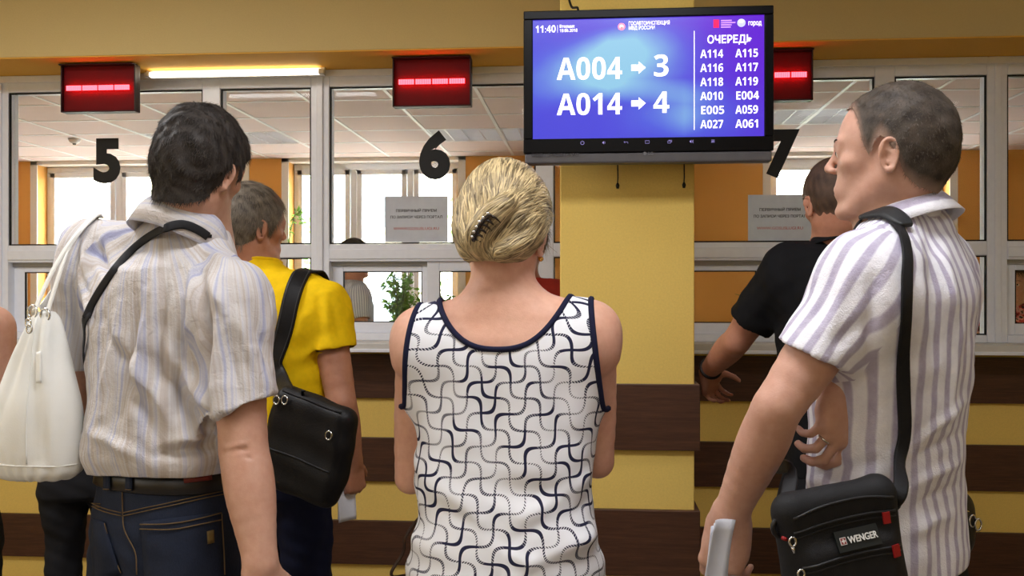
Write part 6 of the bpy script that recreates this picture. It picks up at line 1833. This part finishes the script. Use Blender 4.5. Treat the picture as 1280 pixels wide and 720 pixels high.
# ---- 6. woman in red at window 6, mostly hidden behind the woman in front
red = cloth('brick_red_knit', (150, 44, 32), var=.12)
def bg_rows(z0, zs, rx, ry):
    return [(z0, 0, 0, rx * .98, ry, ry), (z0 + .12, 0, 0, rx * .96, ry * .98, ry), ((z0 + zs) / 2, 0, 0, rx * .95, ry * .98, ry * .95), (zs - .12, 0, 0, rx, ry * .95, ry * .95), (zs - .04, 0, 0, rx * .9, ry * .75, ry * .8), (zs + .01, 0, 0, rx * .62, ry * .52, ry * .6)]
def stander(label, Y, px, rz, H, skin, hair, top, bottom, yaw=None, sleeve=.5, bare=False, rx=.165, ry=.11, hem=None, lean=0.0, armfwd=0.12, top_name='blouse', s=.95, pitch=-4, h=.0075):
    """plain standing figure of height H with relaxed, slightly bent arms"""
    o = W(px, HZ, Y); o[2] = 0; R = rotz(rz); k = H / 1.70
    def B(x, y, z): return o + R @ np.array([x, y, z * k])
    hem = hem or .92 * k
    zw = .87 + max(0, armfwd - .12) * 1.1
    lf = (B(-.172, 0, 1.36), B(-.215, -.01 + armfwd * .15, 1.09), B(-.19, armfwd, zw)); rt = (B(.172, 0, 1.36), B(.215, -.01 + armfwd * .15, 1.09), B(.19, armfwd, zw))
    return figure(label, Y, px, rz, B(0, .02, 1.57), (rz if yaw is None else yaw, pitch, 0), s, B(0, -.004, 1.435), (lf, rt), bg_rows(hem - .04, 1.40 * k, rx, ry), skin, hair, top, bottom, sleeve=sleeve, h=h, hc=.008, hem=hem, bare=bare, top_name=top_name, neckr=.052, rarm=(.050, .046, .043, .037, .039, .036, .029, .025), sl_r=(.060, .060, .064), hips=[(.78 * k, 0, 0, .165, .11, .115), (.88 * k, 0, 0, .166, .108, .112), (hem + .06, 0, 0, .15, .1, .1)])
def hairdict(mat, grow=.016, count=3500, length=.05, seed=3, **kw): return dict(grow=grow, mat=mat, count=count, length=length, lift=.1, width=.002, seed=seed, **kw)
stander('woman in a brick-red top behind the blond woman, beside the pillar', 3.72, 655, -4, 1.74, bpy.data.materials['weathered_skin'], hairdict(hair_mat('auburn_hair', (70, 40, 24), (140, 92, 56)), seed=21), red, MAT_DARKTR, hem=.9)
# ---- 7. sleeveless woman at the left edge
stander('person at the left edge with a bare shoulder and black sleeveless top', 2.35, -84, -6, 1.66, bpy.data.materials['tanned_ruddy_skin'], hairdict(hair_mat('dark_brown_long_hair', (34, 24, 20), (84, 62, 48)), seed=22), cloth('black_viscose', (18, 18, 20)), MAT_DARKTR, bare=True, hem=.80, top_name='sleeveless_top', armfwd=.27)
# ---- 8. short person in black between the bag and the counter
stander('person in black trousers standing beyond the white handbag', 3.40, 112, 8, 1.48, bpy.data.materials['pale_pinkish_skin'], hairdict(hair_mat('brown_bob_hair', (50, 36, 28), (104, 80, 60)), seed=23), bpy.data.materials['black_viscose'], MAT_DARKTR, hem=.84)
# ---- 9. clerks behind the glass
def clerk_mat():
    m = M('grey_striped_office_shirt', (190, 190, 200), 0.8, 0.2)
    m.color(m.mix(((m.garment_u() * 420.0).sin() * 0.5 + 0.5), (206, 208, 216), (150, 150, 164))); return m.m
stander('clerk in a grey striped shirt standing in the office behind window 6', 5.85, 440, -62, 1.77, bpy.data.materials['weathered_skin'], hairdict(hair_mat('short_dark_hair', (30, 26, 24), (70, 62, 56)), grow=.01, length=.02, seed=24), clerk_mat(), MAT_DARKTR, sleeve=.5, top_name='shirt', rx=.19, ry=.13)
def floral():
    m = M('red_and_dark_floral_print', (150, 50, 50), 0.8, 0.2)
    m.color(m.ramp(m.noise(26, 2, 0.6), [(0.40, (40, 34, 40)), (0.50, (170, 44, 48)), (0.60, (206, 150, 140)), (0.66, (60, 44, 48))])); return m.m
stander('clerk in a red and dark floral blouse at the far right window', 6.1, 1268, 150, 1.60, bpy.data.materials['pale_pinkish_skin'], hairdict(bpy.data.materials['brown_bob_hair'], seed=25), floral(), MAT_DARKTR, sleeve=.3)

# ------------------------------------------------------------------ bag strap held by the woman, clasp bag at the right
def small_bag(cen, RB, w_, h_, t_, name, label, mat, clasp=True, strap_pts=None, sn=(0, -1, 0), sw=.010):
    r = empty(name, cen)
    def P(x, y, z): return cen + RB @ np.array([x, y, z])
    F = Field(cen - .2, cen + .2, .006)
    for z in np.linspace(-h_ / 2, h_ / 2, 5): F.cone(P(-w_ / 2, 0, z), P(w_ / 2, 0, z), t_, t_, .02)
    V, Q = F.mesh(2); V = V + vnormals(V, Q) * (wob(V, 50, 3) * .002)[:, None]; b = mesh('bag_body', V, Q, mat, r, cen); bv = bvh_of(V, Q)
    tube('zip', [near(bv, P(x, -.01, h_ / 2 + t_), .001)[0] for x in np.linspace(-w_ / 2, w_ / 2, 8)], .003, mat, b, cen, 6)
    if clasp:
        for k in range(3):
            q = P(w_ / 2 - .01 + .012 * k, -t_ - .004, h_ / 2 - .02 - .008 * k)
            tube('clasp_ring', [q + RB @ np.array([.009 * math.cos(t), -.003 * k, .011 * math.sin(t)]) for t in np.linspace(0, 2 * math.pi, 12, endpoint=False)], .0022, MAT_CHROME, r, cen, 6, True)
    if strap_pts is not None: strap('strap', strap_pts, sw, .003, mat, r, cen, normals=np.array(sn, float))
    tag(r, label, 'bag'); return r
lthr = simple('black_grained_leather', (20, 19, 21), 0.4, 0.5, bump=.001, bscale=260)
small_bag(W(1178, 655, 1.90), rotz(30), .075, .075, .028, 'clasp_bag', 'small black leather bag with metal clasp behind the hip of the lilac-striped man', lthr, True, [W(1196, 625, 1.90), W(1190, 560, 1.94), W(1170, 470, 1.99), W(1150, 380, 1.97), W(1140, 320, 1.93)], (0, 1, 0))
brn = simple('brown_leather_strap', (66, 46, 34), 0.5, 0.4)
hb = WOMAN_LWR + np.array([.12, .06, -.36])
small_bag(hb, rotz(8), .17, .14, .035, 'handbag', 'brown handbag the blond woman holds in front of her', brn, False, [hb + [-.085, -.02, .09], W(494, 722, 1.99), W(505, 690, 1.985), W(516, 656, 1.98), WOMAN_LWR + [.03, .03, -.045], WOMAN_LWR + [.04, .05, .03]], (-.3, -1, 0), .007)
# ================================================================== office furniture, plants, the view outside
def leaf_mat(name, a, b):
    m = M(name, a, 0.5, 0.4); c_ = m.mix(m.noise(18, 3), a, b); m.color(c_)
    tr = m.nt.nodes.new('ShaderNodeBsdfTranslucent'); m.link(c_, tr.inputs[0]); mx = m.nt.nodes.new('ShaderNodeMixShader'); mx.inputs[0].default_value = 0.45
    m.link(m.b.outputs[0], mx.inputs[1]); m.link(tr.outputs[0], mx.inputs[2]); m.link(mx.outputs[0], m.nt.nodes['Material Output'].inputs[0]); return m.m
LEAF = leaf_mat('mid_green_leaf', (88, 140, 60), (150, 190, 100)); LEAF2 = leaf_mat('dark_green_leaf', (60, 108, 48), (112, 154, 76))
STEM = simple('brown_green_stem', (96, 92, 58), .7)
def foliage(name, spots, size, mat, parent, base, seed, droop=.3, aspect=.38):
    """many small folded leaves in one mesh; spots = (point, outward direction)"""
    r = np.random.default_rng(seed); V = []; Fc = []
    for p, d in spots:
        d = unit(np.asarray(d) + r.normal(size=3) * .45 + [0, 0, -droop]); L = size * r.uniform(.6, 1.3)
        s_ = unit(np.cross(d, r.normal(size=3))); n = np.cross(s_, d); w_ = L * aspect
        b = len(V); V += [p, p + d * L * .45 + s_ * w_ * .5 + n * L * .05, p + d * L * .45 - n * L * .03, p + d * L * .45 - s_ * w_ * .5 + n * L * .05, p + d * L - n * L * .12]
        Fc += [(b, b + 1, b + 2), (b, b + 2, b + 3), (b + 1, b + 4, b + 2), (b + 2, b + 4, b + 3)]
    o = mesh(name, V, Fc, mat, parent, base); o['kind'] = 'stuff'; return o
def cabinet(px, Y, w_, h_, label):
    X = xp(px, Y); r = empty('office_cabinet', (X, Y, 0)); b = (X, Y, 0); LM = simple('pale_beech_laminate', (206, 184, 150), .5) if 'pale_beech_laminate' not in bpy.data.materials else bpy.data.materials['pale_beech_laminate']
    box('body', (X - w_ / 2, Y - .2, .03), (X + w_ / 2, Y + .2, h_), LM, r, .003, b); box('plinth', (X - w_ / 2 + .02, Y - .18, 0), (X + w_ / 2 - .02, Y + .18, .03), MAT_BLACK, r, 0, b)
    for k in (0, 1):
        d = box('door', (X - w_ / 2 + .004 + k * w_ / 2, Y - .218, .05), (X + k * w_ / 2 - .004, Y - .201, h_ - .02), LM, r, .002, b)
        tube('handle', [(X + (-.03 if k == 0 else .03), Y - .235, h_ * .6), (X + (-.03 if k == 0 else .03), Y - .235, h_ * .6 + .12)], .005, MAT_CHROME, d, np.array(b) + np.array(d.location), 6)
    tag(r, label, 'cabinet'); return r
def pot(cen, r0, h_, parent, base):
    V, Fc = tube_mesh([cen, cen + [0, 0, h_ * .9], cen + [0, 0, h_]], [r0 * .75, r0, r0 * 1.04], 20); mesh('pot', V, Fc, simple('terracotta', (150, 92, 64), .8) if 'terracotta' not in bpy.data.materials else bpy.data.materials['terracotta'], parent, base)
    V, Fc = tube_mesh([cen + [0, 0, h_], cen + [0, 0, h_ + .004]], [r0 * .92, r0 * .9], 16); mesh('soil', V, Fc, STEM, parent, base)
def bush(px, Y, z0, h_, spread, n, size, mat, label, seed, lean=0.0, pz=.14):
    cen = np.array([xp(px, Y), Y, z0]); r = empty('potted_plant', cen); rr = np.random.default_rng(seed); pot(cen, .09, pz, r, cen); spots = []
    for i in range(n):
        a = rr.uniform(0, 2 * math.pi); rad = spread * rr.uniform(.2, 1); tip = cen + [math.cos(a) * rad + lean, math.sin(a) * rad * .6, pz + h_ * rr.uniform(.5, 1)]
        pth = spline([cen + [0, 0, pz], cen + [math.cos(a) * rad * .3 + lean * .3, math.sin(a) * rad * .2, pz + h_ * .4], tip], 7)
        tube('stem', pth, np.linspace(.004, .0015, len(pth)), STEM, r, cen, 5)
        for k in range(4, len(pth)):
            for q in range(5): spots.append((pth[k], pth[k] - cen - [0, 0, pz + h_ * .35] + rr.normal(size=3) * .15))
    foliage('leaves', spots, size, mat, r, cen, seed + 1); tag(r, label, 'plant'); return r
cabinet(512, 7.0, .7, .92, 'pale wooden office cabinet behind window 6'); bush(500, 7.0, .92, .55, .17, 16, .055, LEAF, 'leafy green pot plant seen through the ticket opening of window 6', 3)
bush(563, 7.0, .92, .42, .11, 11, .05, LEAF2, 'darker green pot plant right of the larger one behind window 6', 8)
# drooping single branch plant on a sill: one long stem
def twig(px, py0, py1, Y, label, seed, dx):
    z0, z1 = wz0, float(W(px, py0, Y)[2]); cen = np.array([xp(px, Y) - dx, Y, z0]); r = empty('potted_plant', cen); pot(cen, .07, .12, r, cen)
    top = W(px, py0, Y); p = spline([cen + [0, 0, .12], cen + [dx * .2, 0, (z1 - z0) * .7], top, top + [.06 * np.sign(dx), 0, -.10]], 8); tube('stem', p, np.linspace(.007, .002, len(p)), STEM, r, cen, 6)
    foliage('leaves', [(q, np.array([.3, -.4, .2])) for q in p[10:] for k in range(3)], .06, LEAF, r, cen, seed); tag(r, label, 'plant')
twig(370, 265, 285, 9.08, 'slender trailing pot plant on the office window sill right of the grey-haired man', 4, .10)
cabinet(950, 6.9, .8, .95, 'pale wooden office cabinet right of the pillar')
def blades():
    Y = 6.9; cen = np.array([xp(958, Y), Y, .95]); r = empty('potted_plant', cen); pot(cen, .08, .12, r, cen); rr = np.random.default_rng(2)
    for i in range(12):
        a = rr.uniform(0, 2 * math.pi); L = rr.uniform(.30, .48); out = np.array([math.cos(a), math.sin(a) * .6, 0]) * L * .55
        P = spline([cen + [0, 0, .12], cen + out * .35 + [0, 0, .12 + L * .7], cen + out + [0, 0, .12 + L * .85]], 6); N = np.array([unit(np.cross(np.cross(out, [0, 0, 1.]), g)) for g in np.gradient(P, axis=0)])
        V, Fc = ribbon(P, -N, np.linspace(.018, .003, len(P)), .0015); mesh('leaf', V, Fc, LEAF2, r, cen)
    tag(r, 'pot plant with long blade leaves in the office right of the pillar', 'plant')
blades()
# ---- outside: pavement, pale building, trees
GR = struct(box('ground', (-30, OY + .4, -1.3), (30, 45, -1.0), simple('pale_asphalt', (170, 168, 164), .9, scale=3), None, 0))
def building():
    r = empty('apartment_block', (-6, 30, -1)); b = (-6, 30, -1)
    box('facade', (-20, 30, -1), (8, 36, 14), wallpaper('cream_render', (236, 226, 196), .05), r, 0, b)
    WM = simple('dark_window_pane', (120, 130, 140), .15, .5); FM = simple('white_window_frame', (240, 240, 238), .5)
    for i in range(9):
        for j in range(4):
            x, z = -18.5 + i * 2.9, 0.6 + j * 3.0
            f = box('window', (x - .08, 29.95, z - .08), (x + 1.28, 30.02, z + 1.58), FM, r, 0, b)
            box('pane', (x, 29.93, z), (x + 1.2, 29.952, z + 1.5), WM, f, 0, np.array(b) + np.array(f.location))
    tag(r, 'cream apartment block far outside the office windows', 'building')
building()
def tree(x, y, h_, rad, seed, label, mat):
    cen = np.array([x, y, -1.0]); r = empty('street_tree', cen); rr = np.random.default_rng(seed)
    p = spline([cen, cen + [.1, 0, h_ * .3], cen + [0, .1, h_ * .6], cen + [0.1, 0, h_ * .85]], 6); tube('trunk', p, np.linspace(.16, .04, len(p)), simple('grey_bark', (110, 98, 84), .9) if 'grey_bark' not in bpy.data.materials else bpy.data.materials['grey_bark'], r, cen, 10)
    spots = []
    for i in range(14):
        a = rr.uniform(0, 2 * math.pi); st = p[int(rr.uniform(.45, .95) * (len(p) - 1))]; tip = st + [math.cos(a) * rad * rr.uniform(.5, 1), math.sin(a) * rad * rr.uniform(.5, 1), rr.uniform(-.2, .9)]
        q = spline([st, (st + tip) / 2 + [0, 0, .2], tip], 6); tube('branch', q, np.linspace(.035, .01, len(q)), bpy.data.materials['grey_bark'], r, cen, 5)
        for c_ in q[3:]:
            for k in range(38): spots.append((c_ + rr.normal(size=3) * .36, rr.normal(size=3)))
    foliage('leaves', spots, .17, mat, r, cen, seed + 5, .3, .6); tag(r, label, 'tree')
tree(-6.6, 17, 4.6, 1.6, 31, 'leafy street tree outside the left office window', LEAF); tree(-1.2, 21, 5.2, 1.9, 37, 'street tree outside, left of the pillar', LEAF2); tree(5.0, 18, 4.8, 1.7, 41, 'street tree outside, right of the pillar', LEAF)
